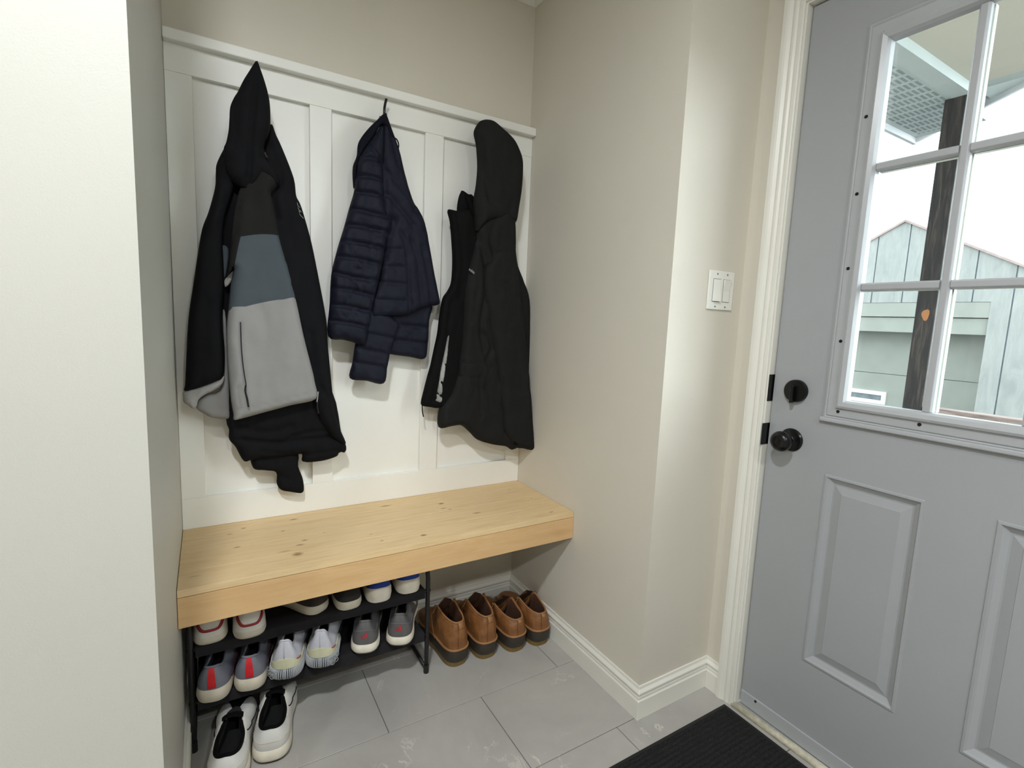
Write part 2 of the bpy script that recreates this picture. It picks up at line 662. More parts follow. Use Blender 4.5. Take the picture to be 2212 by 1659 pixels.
for a, b in zip(ys, ys[1:]):
    box(bt, .0012, WX - .0012, b + gapb / 2, a - gapb / 2, HB - TH, HB)
bevel(link('bench_top', bt, M['pine_top'], bench), .0008, 2)
bevel(boxes('front_board', [(.0012, WX - .0012, -.4125, -.3925, HB - .098, HB - TH - .0014)], M['pine_front'], bench), .0008, 2)
boxes('support_cleat', [(.0012, .04, -.392, -.001, HB - .058, HB - TH - .0004), (WX - .04, WX - .0012, -.392, -.001, HB - .058, HB - TH - .0004), (.04, WX - .04, -.04, -.001, HB - .058, HB - TH - .0004)], M['pine_front'], bench)

# ------------------------------------------------------------------ switch plate
sw = empty('light_switch_plate', (1.4115, -D2, 1.3275))
tag(sw, 'white two-gang plate with two wide rocker switches on the wall beside the door', 'light switch')
bevel(boxes('wall_plate', [(-.058, .058, -.0055, 0, -.0575, .0575)], M['plastic_white'], sw), .003, 3)
for i, cx in enumerate((-.023, .023)):
    boxes('switch_gap', [(cx - .0172, cx + .0172, -.0058, -.004, -.034, .034)], M['slot'], sw)
    bm = bmesh.new()
    s = 1 if i == 0 else -1
    ya, yb = (-.0068, -.0125) if s > 0 else (-.0110, -.0066)
    pr = [(-.0057, -.0325), (yb if s > 0 else yb, -.0325), (-.0062 if s < 0 else -.0085, 0), (ya if s > 0 else ya, .0325), (-.0057, .0325)]
    vr = loft(bm, [[Vector((x, y, z)) for y, z in pr] for x in (cx - .0158, cx + .0158)])
    for r in vr:
        bm.faces.new(r)
    bevel(link('rocker', bm, M['plastic_white'], sw), .0008, 2)
    for z in (-.048, .048):
        lathe('screw', [(.0055, .0029), (.0062, .0028), (.0064, .0018)], M['slot'], sw, (cx, 0, z), 'Y', 14)

# ------------------------------------------------------------------ exterior door in the right wall
XD = 1.535
door = struct(empty('door_1', (XD, -.905, .03)))
OX, OY, OZ = XD, -.905, .03


def dbox(name, bl, m, parent=door, bev=0):
    return boxes(name, [(a - OX, b - OX, c - OY, d - OY, e - OZ, f - OZ) for a, b, c, d, e, f in bl], m, parent, bev)


YH = -1.842      # hinge edge
ZT = 2.098
P1 = (-1.3085, -1.0775)
P2 = (-1.6680, -1.4370)
PZ = (.273, .829)
LY = (-1.690, -1.056)
LZ = (.982, 1.985)
sl = []
X2 = XD + .043
for a, b, c, d in [(YH, P2[0], .038, PZ[1]), (P2[1], P1[0], .038, PZ[1]), (P1[1], -.905, .038, PZ[1]), (P2[0], P2[1], .038, PZ[0]), (P1[0], P1[1], .038, PZ[0]),
                   (YH, -.905, PZ[1], 1.0), (YH, -1.672, 1.0, 1.968), (-1.072, -.905, 1.0, 1.968), (YH, -.905, 1.968, ZT)]:
    sl.append((XD, X2, a, b, c, d))
sl.append((XD + .02, X2, P2[0], P2[1], PZ[0], PZ[1]))
sl.append((XD + .02, X2, P1[0], P1[1], PZ[0], PZ[1]))
slab = dbox('slab', sl, M['door_grey'])


def nested(name, y0, y1, z0, z1, steps, m, fill=True):
    """nested rectangles (inset, x offset into the door) lofted into a moulded panel"""
    bm = bmesh.new()
    rings = []
    for ins, dx in steps:
        rings.append([Vector((XD + dx - OX, y - OY, z - OZ)) for y, z in ((y0 + ins, z0 + ins), (y1 - ins, z0 + ins), (y1 - ins, z1 - ins), (y0 + ins, z1 - ins))])
    vr = loft(bm, rings)
    if fill:
        bm.faces.new(vr[-1])
    return link(name, bm, m, door)


for (a, b) in (P1, P2):
    nested('raised_panel', a, b, PZ[0], PZ[1], [(0, 0), (.002, -.003), (.007, -.0035), (.011, .0015), (.018, .006), (.022, .0085), (.026, .0085), (.046, .003), (.047, .002)], M['door_grey'])
# the glazed light: outer flange, raised inner lip, glass, bars
nested('window_frame', LY[0], LY[1], LZ[0], LZ[1], [(0, 0), (.0015, -.006), (.006, -.008), (.009, -.006), (.012, -.0095), (.033, -.0105), (.035, -.0165), (.041, -.019), (.051, -.015), (.056, -.006), (.0565, .012)], M['lite_frame'], False)
dbox('sill_moulding', [(XD - .012, XD, LY[0] - .006, LY[1] + .006, LZ[0] - .008, LZ[0] + .004)], M['lite_frame'], bev=.003)
GY = (LY[0] + .0565, LY[1] - .0565)
GZ = (LZ[0] + .0565, LZ[1] - .0565)
gy3 = (GY[1] - GY[0]) / 3
gz3 = (GZ[1] - GZ[0]) / 3
dbox('glass_pane', [(XD + .012, XD + .016, GY[0] - .004, GY[1] + .004, GZ[0] - .004, GZ[1] + .004)], M['glass'])


def bar(name, y0, y1, z0, z1, vertical):
    bm = bmesh.new()
    prof = [(-.0105, .011), (-.0105, -.001), (-.0062, -.006), (.0062, -.006), (.0105, -.001), (.0105, .011)]
    if vertical:
        rings = [[Vector((XD + dx - OX, y0 + w - OY, z - OZ)) for w, dx in prof] for z in (z0, z1)]
    else:
        rings = [[Vector((XD + dx - OX, y - OY, z0 + w - OZ)) for w, dx in prof] for y in (y0, y1)]
    vr = loft(bm, rings)
    for r in vr:
        bm.faces.new(r)
    return bevel(link(name, bm, M['lite_frame'], door), .001, 2)


for i in (1, 2):
    bar('glazing_bar', GY[0] + gy3 * i, 0, GZ[0], GZ[1], True)
for i in (1, 2):
    z = GZ[0] + gz3 * i
    for c in range(3):
        bar('glazing_bar', GY[0] + gy3 * c + (.0105 if c else 0), GY[0] + gy3 * (c + 1) - (.0105 if c < 2 else 0), z, 0, False)
for i in (1, 2):
    dbox('outer_glazing_bar', [(XD + .0165, XD + .030, GY[0] + gy3 * i - .012, GY[0] + gy3 * i + .012, GZ[0], GZ[1])], M['plastic_white'])
for i in (1, 2):
    z = GZ[0] + gz3 * i
    dbox('outer_glazing_bar', [(XD + .0165, XD + .030, GY[0] + gy3 * c + (.0122 if c else 0), GY[0] + gy3 * (c + 1) - (.0122 if c < 2 else 0), z - .0105, z + .0105) for c in range(3)], M['plastic_white'])
for (u, v) in [(1909, 71), (1871, 252), (1851, 419), (1832, 580), (1816, 737), (1810, 889), (1986, 917)]:
    p = on(0, XD - .0105, u, v)
    lathe('screw_hole', [(.0100, .0042), (.0112, .0042), (.0112, .003)], M['hole'], door, (XD - OX, p.y - OY, p.z - OZ), 'X', 14)
dbox('door_sweep', [(XD - .004, XD + .03, YH, -.906, .016, .060)], M['lite_frame'], bev=.001)
p = on(0, XD - .004, 1632, 1515)
lathe('sweep_screw', [(.004, .0038), (.0056, .0036), (.0058, .002)], M['hole'], door, (XD - OX, p.y - OY, p.z - OZ), 'X', 12)
# knob and deadbolt
KP = (0, -.975 - OY, .9015 - OZ)
knob = lathe('door_knob', [(0, .0335), (.004, .0335), (.008, .030), (.010, .016), (.013, .0115), (.032, .0115), (.036, .016), (.040, .0235), (.047, .0285), (.055, .0295), (.062, .0275), (.068, .022), (.070, .0165), (.0685, .0125), (.0695, .006), (.0695, .001)], M['black_metal'], door, KP, 'X', 48)
DP = (0, -.975 - OY, 1.0455 - OZ)
dead = lathe('deadbolt', [(0, .0325), (.011, .0325), (.0145, .030), (.0155, .024), (.0155, .001)], M['black_metal'], door, DP, 'X', 48)
bm = bmesh.new()
box(bm, -.030, -.0152, DP[1] - .0045, DP[1] + .0045, DP[2] - .034, DP[2] + .016)
bevel(link('thumb_turn', bm, M['black_metal'], dead), .003, 3)
dbox('latch_plate', [(XD + .004, XD + .030, -.9062, -.9042, .872, .930)], M['black_metal'])

# jambs, stop, strikes
jb = struct(empty('trim_3', (X3, -.89, 0)))


def jbox(name, bl, m, bev=0):
    return boxes(name, [(a - X3, b - X3, c + .89, d + .89, e, f) for a, b, c, d, e, f in bl], m, jb, bev)


jbox('side_jamb', [(X3 - .002, X3 + .145, -.9000, DY1, .0, 2.104), (X3 + .063, X3 + .145, -.915, -.900, .03, 2.104)], M['trim'])
jbox('side_jamb', [(X3 - .002, X3 + .145, DY0, -1.847, 0, 2.104)], M['trim'])
jbox('head_jamb', [(X3 - .002, X3 + .145, DY0, DY1, 2.104, DZ), (X3 + .063, X3 + .145, -1.847, -.9, 2.090, 2.104)], M['trim'])
jbox('strike_plate', [(X3 - .012, X3 + .03, -.9016, -.8998, .872, .938)], M['black_metal'], .001)
jbox('deadbolt_strike', [(X3 - .0025, X3 + .03, -.9016, -.8998, 1.005, 1.085)], M['black_metal'])
# casing with a colonial profile (offset from wall, distance from the opening edge)
CS = [(0, 0), (.009, 0), (.011, .003), (.011, .012), (.0095, .015), (.013, .021), (.0135, .026), (.0115, .031), (.0165, .040), (.0185, .046), (.0185, .056), (.015, .0585), (0, .0585)]
bm = bmesh.new()
YE, ZE = -.8955, 2.109
YL = -1.852
rings = []
for (y, z, sy, sz) in [(YE, 0, 1, 0), (YE, ZE, 1, 1), (YL, ZE, -1, 1), (YL, 0, -1, 0)]:
    rings.append([Vector((X3 - a, y + sy * w, z + sz * w)) for a, w in CS])
vr = loft(bm, rings)
for r in (vr[0], vr[-1]):
    bm.faces.new(r)
cs = link('trim_4', bm, M['trim'])
struct(bevel(cs, .0007, 1))
# threshold
th = struct(empty('trim_5', (X3, -1.37, 0)))
boxes('threshold_plate', [(-.002, .15, -.475, .475, -.002, .012)], M['door_grey'], th)
o = tube_obj('white_nosing', [(.0, .479, .006), (.005, .2, .0065), (.008, -.1, .0065), (.01, -.475, .0065)], .0125, M['caulk'], th, 12, flat=.85)
o['label'] = 'dirty white nosing strip'

# ------------------------------------------------------------------ mat
rug = empty('door_mat', (1.1, -1.2, 0))
tag(rug, 'black ribbed entrance mat lying on the grey tiles in front of the door', 'door mat')
bm = bmesh.new()
box(bm, -.42, .392, -.36, .322, 0, .0035)
bevel(link('rubber_border', bm, M['black_rubber'], rug), .002, 2)
bm = bmesh.new()
nx_, ny_ = 40, 150
vs = [[None] * (ny_ + 1) for _ in range(nx_ + 1)]
for i in range(nx_ + 1):
    for j in range(ny_ + 1):
        x = -.41 + .792 * i / nx_
        y = -.35 + .662 * j / ny_
        e = min(i, nx_ - i, j, ny_ - j)
        z = .0036 if e == 0 else .0075 + .0016 * math.sin(y * 2 * PI / .0145) + .0007 * noise.noise(Vector((x * 60, y * 60, 0)))
        vs[i][j] = bm.verts.new((x, y, z))
for i in range(nx_):
    for j in range(ny_):
        bm.faces.new((vs[i][j], vs[i + 1][j], vs[i + 1][j + 1], vs[i][j + 1]))
link('ribbed_pile', bm, M['mat_pile'], rug, True)

# ------------------------------------------------------------------ ceiling lamps
def ceiling_light(x, y, power, label):
    t = empty('ceiling_light', (x, y, CEIL))
    tag(t, label, 'ceiling light', 'recessed ceiling lights')
    lathe('trim_ring', [(0, .098), (.006, .096), (.010, .086), (.010, .080)], M['plastic_white'], t, (0, 0, 0), 'Z', 40)
    lathe('diffuser', [(.0085, .079), (.0105, .078), (.0108, .04)], M['lamp_glow'], t, (0, 0, 0), 'Z', 40)
    ld = bpy.data.lights.new('lamp_light', 'AREA')
    ld.shape = 'DISK'
    ld.size = .15
    ld.energy = power
    ld.color = (.92, .96, 1.0)
    lo = bpy.data.objects.new('lamp_light', ld)
    COL.objects.link(lo)
    lo.parent = t
    lo.location = (0, 0, -.014)


ceiling_light(-.12, -1.71, 30, 'round recessed ceiling light, the nearest to the bench niche')
ceiling_light(.45, -3.0, 17, 'round recessed ceiling light behind, near the middle of the hall')
ceiling_light(-1.5, -3.0, 26, 'added unseen ceiling light at the far left of the hall, a fill lamp')  # unseen fill lamp, added to even out the light on the left wall

# ------------------------------------------------------------------ shoes
HALF = [(0, 0), (.36, .007), (.62, .034), (.80, .085), (.87, .17), (.84, .30), (.82, .42), (.88, .55), (.97, .66), (1.0, .755), (.92, .86), (.70, .94), (.36, .987), (0, 1)]


def half_curve(ctrl, sub=4):
    return catmull([Vector((*c, 0)) if len(c) == 2 else Vector(c) for c in ctrl], sub, closed=False)


class Last:
    """the outline and the curved side wall of one shoe, in its own coordinates (heel at the origin, toe to +y)"""

    def __init__(s, L, Wd, zs, top, bulge=.006, lean=0, heel_w=1.0, spring=.014, inset=1.0):
        s.L, s.W, s.zs = L, Wd / 2, zs
        s.bulge = bulge
        s.lean = lean
        s.spring = spring
        f = half_curve(HALF)
        t = half_curve(top)
        s.n = len(f)
        s.foot = []
        s.top = []
        for i in range(s.n):
            hx = f[i].x * (heel_w if f[i].y < .4 else 1)
            s.foot.append((hx * inset, f[i].y))
            s.top.append((t[i].x, t[i].y, t[i].z))

    def zb(s, y):
        return s.spring * max(0, (y - .72) / .28) ** 1.6

    def base(s, i, side):
        x, y = s.foot[i]
        c = .10 * math.sin(min(1, max(0, y)) * PI) * s.lean
        return Vector(((x * side + c) * s.W, y * s.L, s.zs(y) + s.zb(y)))

    def rim(s, i, side):
        x, y, z = s.top[i]
        c = .10 * math.sin(min(1, max(0, y)) * PI) * s.lean
        return Vector(((x * side + c) * s.W, y * s.L, z))

    def surf(s, p, t, off=0.0):
        """p from -1 (toe, left side) over 0 (heel) to 1 (toe, right side); t from the sole 0 to the rim 1"""
        side = 1 if p >= 0 else -1
        q = min(abs(p), 1) * (s.n - 1)
        i = min(int(q), s.n - 2)
        fr = q - i
        b = s.base(i, side).lerp(s.base(i + 1, side), fr)
        r = s.rim(i, side).lerp(s.rim(i + 1, side), fr)
        a = t * PI / 2
        y_here = b.y / s.L
        k = 1 - math.cos(a)
        k2 = max(t, 0) ** 1.35
        wv = min(1, max(0, (y_here - .35) / .35))
        kk = k2 * (1 - wv) + k * wv
        zz = (t * .75 + .25 * math.sin(a)) * (1 - wv) + math.sin(a) * wv
        P = Vector((b.x + (r.x - b.x) * kk, b.y + (r.y - b.y) * kk, b.z + (r.z - b.z) * zz))
        ctr = Vector((0, .45 * s.L, 0))
        d = Vector((b.x * 1.6, (b.y - ctr.y) * .6 if (b.y < .25 * s.L or b.y > .75 * s.L) else 0, 0))
        if d.length > 1e-6:
            d.normalize()
        P += d * (s.bulge * math.sin(PI * min(1, t * .9 + .05)) * (1 if wv < .5 else .6))
        if off:
            P += (d + Vector((0, 0, .35 * t + (.5 * wv)))).normalized() * off
        return P

    def ring(s, t, off=0.0):
        n = s.n - 1
        return [s.surf(i / n, t, off) for i in range(0, n)] + [s.surf(-i / n, t, off) for i in range(n, 0, -1)]


def patch(name, last, p0, p1, t0, t1, m, parent, off=.0012, n=10, k=6, skew=0.0, thick=.0012):
    """raised overlay on the side wall, between p0..p1 and t0..t1 (numbers or functions of p)"""
    f0 = t0 if callable(t0) else (lambda p: t0)
    f1 = t1 if callable(t1) else (lambda p: t1)
    bm = bmesh.new()
    g = []
    for layer in (off + thick, -.0005):
        rows = []
        for i in range(n + 1):
            p = p0 + (p1 - p0) * i / n
            rows.append([bm.verts.new(last.surf(p + skew * (j / k - .5), f0(p) + (f1(p) - f0(p)) * j / k, layer)) for j in range(k + 1)])
        g.append(rows)
    A, B = g
    for i in range(n):
        for j in range(k):
            bm.faces.new((A[i][j], A[i + 1][j], A[i + 1][j + 1], A[i][j + 1]))
            bm.faces.new((B[i][j], B[i][j + 1], B[i + 1][j + 1], B[i + 1][j]))
    for i in range(n):
        bm.faces.new((A[i][0], B[i][0], B[i + 1][0], A[i + 1][0]))
        bm.faces.new((A[i][k], A[i + 1][k], B[i + 1][k], B[i][k]))
    for j in range(k):
        bm.faces.new((A[0][j], A[0][j + 1], B[0][j + 1], B[0][j]))
        bm.faces.new((A[n][j], B[n][j], B[n][j + 1], A[n][j + 1]))
    return autosmooth(link(name, bm, m, parent), 50)


def stroke(name, last, pts, r, m, parent, off=.001):
    """a line drawn on the side wall: pts = (p, t)"""
    P = catmull([(a, b, 0) for a, b in pts], 5, closed=False)
    return tube_obj(name, [last.surf(q.x, q.y, off) for q in P], r, m, parent, 6)


TOP_LOW = lambda h, w=.40, hh=.0: [(0, .028, h + hh), (.20, .030, h + hh), (.33, .06, h - .001 + hh * .5), (w, .13, h - .010), (w + .02, .22, h - .017), (w, .31, h - .016), (w - .03, .385, h - .006),
                                   (w - .10, .45, h + .006), (w - .14, .51, h + .004), (w - .17, .57, h - .005), (w - .21, .62, h - .013), (w - .26, .655, h - .019), (.08, .675, h - .023), (0, .68, h - .024)]


def make_shoe(name, label, cat, group, loc, yaw, L=.272, Wd=.098, h=.082, sole_m=None, upper_m=None, lining_m=None, collar_m=None,
              sole_z=None, sole_flare=.004, tongue=True, tongue_h=.03, laces=True, top=None, bulge=.006, pitch=0, lean=0, w=.40, outsole=None, heel_w=1.0, insole_z=None, collar_r=.0035, collar_hh=.0, lace_m=None, tongue_m=None, sole_bot=.94, spring=.014, roll=0, out_h=.0065):
    root = empty(name, loc, yaw)
    root.rotation_euler = (pitch, roll, yaw)
    tag(root, label, cat, group)
    sz = sole_z or (lambda y: .030 - .006 * y)
    la = Last(L, Wd, sz, top or TOP_LOW(h, w, collar_hh), bulge, lean, heel_w, spring)
    # sole
    n = la.n - 1
    def srg(scale, zf, grow=0.0):
        out = []
        for side, rng in ((1, range(0, n)), (-1, range(n, 0, -1))):
            for i in rng:
                b = la.base(i, side)
                yy = b.y / L
                c = Vector((0, .5 * L, 0))
                d = Vector((b.x, (b.y - .5 * L) * .35, 0))
                if d.length > 0:
                    d.normalize()
                q = Vector((b.x, b.y, 0)) + d * grow * (1 - .8 * min(1, max(0, (yy - .25) / .25)))
                q = c + (q - c) * scale
                q.z = zf(yy)
                out.append(q)
        return out
    f = sole_flare
    zb = la.zb
    bm = bmesh.new()
    o0 = out_h - .0005 if outsole else 0
    loft(bm, [srg(sole_bot, lambda y: zb(y) + o0), srg(sole_bot + .035, lambda y: zb(y) + o0 + .002, f * .6), srg(1, lambda y: zb(y) + (sz(y)) * .45, f), srg(1, lambda y: zb(y) + sz(y) * .85, f * .8),
              srg(1, lambda y: zb(y) + sz(y) + .001, f * .3), srg(.93, lambda y: zb(y) + sz(y), 0)], cap0=True, cap1=True)
    sole = autosmooth(link('sole', bm, sole_m or M['foam_white'], root), 45)
    if outsole:
        bm = bmesh.new()
        loft(bm, [srg(sole_bot - .01, lambda y: zb(y)), srg(sole_bot + .015, lambda y: zb(y) + .001, f * .4), srg(sole_bot + .02, lambda y: zb(y) + out_h, f * .4)], cap0=True, cap1=True)
        autosmooth(link('outsole', bm, outsole, root), 45)
    # upper: shell from the sole to the rim, rolled over the collar, and down inside
    bm = bmesh.new()
    rings = [la.ring(t) for t in (0, .08, .18, .3, .42, .54, .66, .78, .88, .95, 1)]
    r1 = la.ring(1)
    ctr = Vector((0, .33 * L, 0))
    def inner(k, dz):
        out = []
        for q in r1:
            d = Vector((ctr.x - q.x, ctr.y - q.y, 0))
            ln = d.length
            d = d / ln if ln > 1e-6 else d
            out.append(Vector((q.x, q.y, q.z)) + d * min(k, ln * .8) + Vector((0, 0, dz)))
        return out
    rings.append(inner(.003, .0008))
    rings.append(inner(.0055, -.001))
    loft(bm, rings)
    upper = link('upper', bm, upper_m or M['mesh_white'], root, True)
    bm = bmesh.new()
    floor_z = (insole_z if insole_z is not None else sz(.3) + .006)
    last_r = []
    for q in la.ring(.30, -.006):
        last_r.append(Vector((q.x * .93, q.y if q.y < .7 * L else .7 * L, floor_z + .004)))
    mid = [a.lerp(b, .5) for a, b in zip(inner(.008, -.012), last_r)]
    for q in mid:
        q.z = max(q.z, floor_z + .01)
    loft(bm, [inner(.0048, -.0008), inner(.0085, -.012), mid, last_r], cap1=True)
    link('lining', bm, lining_m or M['insole'], root, True)
    # collar padding
    n14 = la.n - 1
    m_ = int(n14 * .56)
    pts = [la.rim(i, -1) for i in range(m_, 0, -1)] + [la.rim(i, 1) for i in range(0, m_ + 1)]
    if collar_r:
        tube_obj('collar', pts, [collar_r * (.7 if (j < 3 or j > len(pts) - 4) else 1) for j in range(len(pts))], collar_m or upper_m or M['mesh_white'], root, 8)
    if tongue:
        bm = bmesh.new()
        rings = []
        tp = (top or TOP_LOW(h, w))
        z0 = tp[-1][2]
        for k in range(9):
            u = k / 8
            y = (.70 - .27 * u) * L
            zc = z0 - .003 + (h + tongue_h - z0) * u ** .85
            ww = (.010 + .016 * math.sin(min(1, u * 1.1) * PI / 2)) * (1 if u < .95 else .85)
            row = []
            for a in range(9):
                s_ = -1 + a / 4
                row.append(Vector((ww * s_, y + .004 * s_ * s_, zc - .010 * s_ * s_)))
            for a in range(8, -1, -1):
                s_ = -1 + a / 4
                row.append(Vector((ww * s_, y - .006 + .004 * s_ * s_, zc - .004 - .010 * s_ * s_)))
            rings.append(row)
        vr = loft(bm, rings)
        bm.faces.new(vr[0])
        bm.faces.new(vr[-1])
        link('tongue', bm, tongue_m or upper_m or M['black_cloth'], root, True)
    if laces:
        bm = bmesh.new()
        for k in range(5):
            i = int(n14 * (.60 + .065 * k))
            a, b = la.rim(i, -1), la.rim(i, 1)
            e = la.rim(min(i + 3, n14), 1)
            up = Vector((0, 0, .007))
            tube(bm, [a + Vector((-.006, 0, -.001)), a + up * .6, a.lerp(b, .5) + up * 1.25, b + up * .6, b + Vector((.006, 0, -.001))], .0024, 6)
        link('laces', bm, lace_m or M['lace_black'], root, True)
    return root, la, upper


def R(d):
    return math.radians(d)


UZ, LZ2 = .3095, .1545     # tops of the two shelves
G_ALL = None
# --- upper shelf, from the left
def white_red(loc, yaw, label):
    r, la, up = make_shoe('sneaker', label, 'shoe', 'shoes on the upper rack shelf', loc, R(yaw), .262, .092, .092, M['foam_dirty'], M['leather_white'], tongue_h=.012, sole_z=lambda y: .022 - .002 * y, sole_flare=.003, w=.42)
    st = [(-.36, .99), (-.27, .78), (-.17, .50), (-.09, .30), (0, .27), (.09, .30), (.17, .50), (.27, .78), (.36, .99)]
    P = catmull([(a, b, 0) for a, b in st], 6, closed=False)
    bm = bmesh.new()
    rr = []
    for q in P:
        c = la.surf(q.x, q.y, .0012)
        rr.append((q.x, q.y))
    rows = []
    for i, (a, b) in enumerate(rr):
        a0, b0 = rr[max(i - 1, 0)]
        a1, b1 = rr[min(i + 1, len(rr) - 1)]
        dx, dy = (a1 - a0) * 1.9, (b1 - b0)
        l = math.hypot(dx, dy) or 1
        nx, ny = -dy / l / 1.9, dx / l
        rows.append([la.surf(a + nx * .05 * s, b + ny * .042 * s, o_) for s, o_ in ((-1, .0), (-1, .0022), (0, .0026), (1, .0022), (1, .0))])
    vr = loft(bm, rows, closed=True)
    bm.faces.new(vr[0])
    bm.faces.new(vr[-1])
    link('red_stripe', bm, M['red_dark'], r, True)
    return r


white_red((.066, -.300, UZ), 0, 'white sneaker with a dark red V on its heel, left end of the upper shelf')
white_red((.160, -.320, UZ), -1, 'white sneaker with a dark red V on its heel, second on the upper shelf')


def vulc(loc, yaw, label, um, logo=False):
    flat = [(0, .02, .078), (.22, .022, .078), (.36, .05, .076), (.46, .12, .070), (.50, .22, .063), (.50, .31, .061), (.48, .38, .064), (.44, .44, .069), (.40, .49, .070), (.36, .53, .068), (.28, .565, .065), (.18, .585, .063), (.09, .592, .062), (0, .595, .062)]
    r, la, up = make_shoe('skate_shoe', label, 'shoe', 'shoes on the upper rack shelf', loc, R(yaw), .260, .088, .074, M['foam_dirty'], um, sole_z=lambda y: .028, sole_flare=.003, top=flat, laces=False, tongue=False, bulge=.004, spring=.006)
    if logo:
        patch('side_patch', la, -.62, -.54, .30, .52, M['silver'], r)
    return r


vulc((.360, -.276, UZ), 34, 'dark brown suede shoe with thick scuffed white sole, turned side-on on the upper shelf', M['suede'], True)
vulc((.437, -.304, UZ), 2, 'black suede shoe with thick scuffed white sole, just left of the blue-collared sneakers', M['suede_black'])


def bluewhite(loc, yaw, label):
    r, la, up = make_shoe('sneaker', label, 'shoe', 'shoes on the upper rack shelf', loc, R(yaw), .268, .088, .084, M['foam_white'], M['blue'], tongue_h=.015, collar_m=M['blue'], sole_z=lambda y: .050 - .03 * min(1, y * 2.2), sole_flare=.004, w=.42, bulge=.004)
    return r


bluewhite((.529, -.306, UZ), -3, 'white-soled sneaker with royal blue collar, the left one of that pair')
bluewhite((.629, -.298, UZ), -3, 'white-soled sneaker with royal blue collar at the right end of the upper shelf')

# --- lower shelf, from the left


def grey_red(loc, yaw, label):
    r, la, up = make_shoe('running_shoe', label, 'shoe', 'shoes on the lower rack shelf', loc, R(yaw), .262, .088, .096, M['foam_dirty'], M['shoe_grey'], tongue_h=.006, sole_z=lambda y: .032 + .006 * math.cos(min(1, y * 3) * PI) - .004 * y, sole_flare=.006, w=.44, collar_hh=.004, collar_m=M['shoe_grey'], lining_m=M['insole'])
    patch('red_heel_band', la, -.030, .062, .10, .97, M['red'], r, .0015, 8, 10)
    for s in (-1, 1):
        patch('maroon_side', la, s * .34, s * .62, .04, lambda p: .15 + .9 * (abs(p) - .33), M['shoe_maroon'], r, .0006, 12, 5)
    return r


grey_red((.062, -.322, LZ2), -13, 'grey shoe with red heel band, left end of the lower shelf by the rack leg')
grey_red((.152, -.322, LZ2), -13, 'grey shoe with red heel band, second from the left on the lower shelf')


def striped(loc, yaw, label, rings_side):
    r, la, up = make_shoe('knit_trainer', label, 'shoe', 'shoes on the lower rack shelf', loc, R(yaw), .262, .090, .102, M['stripe_dark'], M['knit_lilac'], sole_z=lambda y: .042 - .012 * y, sole_flare=.010, w=.36, collar_hh=.022,
                          heel_w=1.0, pitch=R(2.5), laces=False, tongue_h=.002, tongue_m=M['knit_lilac'], outsole=M['black_rubber'], collar_r=.003, tongue=True)
    patch('heel_cup', la, -.42, .42, -.04, lambda p: .36 - .5 * abs(p), M['cream'], r, .0022, 24, 6)
    bm = bmesh.new()
    # ribs of the wrapped sole
    for k in range(-22, 23):
        p = k * .0205
        q = la.surf(p, 0, 0)
        d = Vector((q.x, (q.y - .14) * .5, 0)).normalized()
        pts = []
        for u, g, zz in ((0, .0035, .010), (.3, .0098, .016), (.6, .0105, .025), (.85, .0080, .034), (1, .004, .041)):
            pts.append(Vector((q.x, q.y, 0)) + d * g + Vector((0, 0, zz)))
        tube(bm, pts, .0014, 6)
    link('sole_ribs', bm, M['stripe_pale'], r, True)
    # metallic cage of rounded cells on one flank
    bm = bmesh.new()
    for (p, z, rad) in [(.145, .031, .0065), (.165, .018, .006), (.200, .029, .0075), (.235, .017, .0065), (.262, .029, .006)]:
        q = la.surf(p * rings_side, 0, 0)
        d = Vector((q.x, (q.y - .14) * .5, 0)).normalized()
        s_ = d.cross(Vector((0, 0, 1)))
        c = Vector((q.x, q.y, 0)) + d * .0112 + Vector((0, 0, z))
        tube(bm, [c + s_ * math.cos(a) * rad + Vector((0, 0, math.sin(a) * rad)) for a in [2 * PI * i / 12 for i in range(12)]], .0013, 6, closed=True)
    link('silver_cells', bm, M['silver'], r, True)
    bm = bmesh.new()
    tube(bm, [la.surf(0, t, .0015) for t in (.34, .5, .65, .8, .92)], .0011, 6)
    link('heel_seam', bm, M['stripe_pale'], r, True)
    stroke('red_dash', la, [(.17, .30), (.21, .31), (.26, .325)], .0014, M['logo_red'], r, .004)
    return r


striped((.245, -.326, LZ2 + .0015), -16, 'pale lilac knit trainer with striped wrap-around sole, beside the grey and red running shoes', -1)
striped((.343, -.322, LZ2 + .0015), -18, 'pale lilac knit trainer with striped sole and silver cells, beside the dark grey runners', 1)


def tri_logo(la, parent):
    """three rising slanted bars forming a small red mountain at the heel"""
    bm = bmesh.new()
    for x0, hgt in ((-.050, .08), (-.014, .15), (.022, .22)):
        quad = [(x0, .31), (x0 + .026, .31), (x0 + .012, .31 + hgt), (x0 - .010, .31 + hgt - .035)]
        A = [bm.verts.new(la.surf(a, b, .0022)) for a, b in quad]
        B = [bm.verts.new(la.surf(a, b, .0004)) for a, b in quad]
        bm.faces.new(A)
        bm.faces.new(B[::-1])
        for i in range(4):
            bm.faces.new((A[i], B[i], B[(i + 1) % 4], A[(i + 1) % 4]))
    link('red_logo', bm, M['logo_red'], parent)


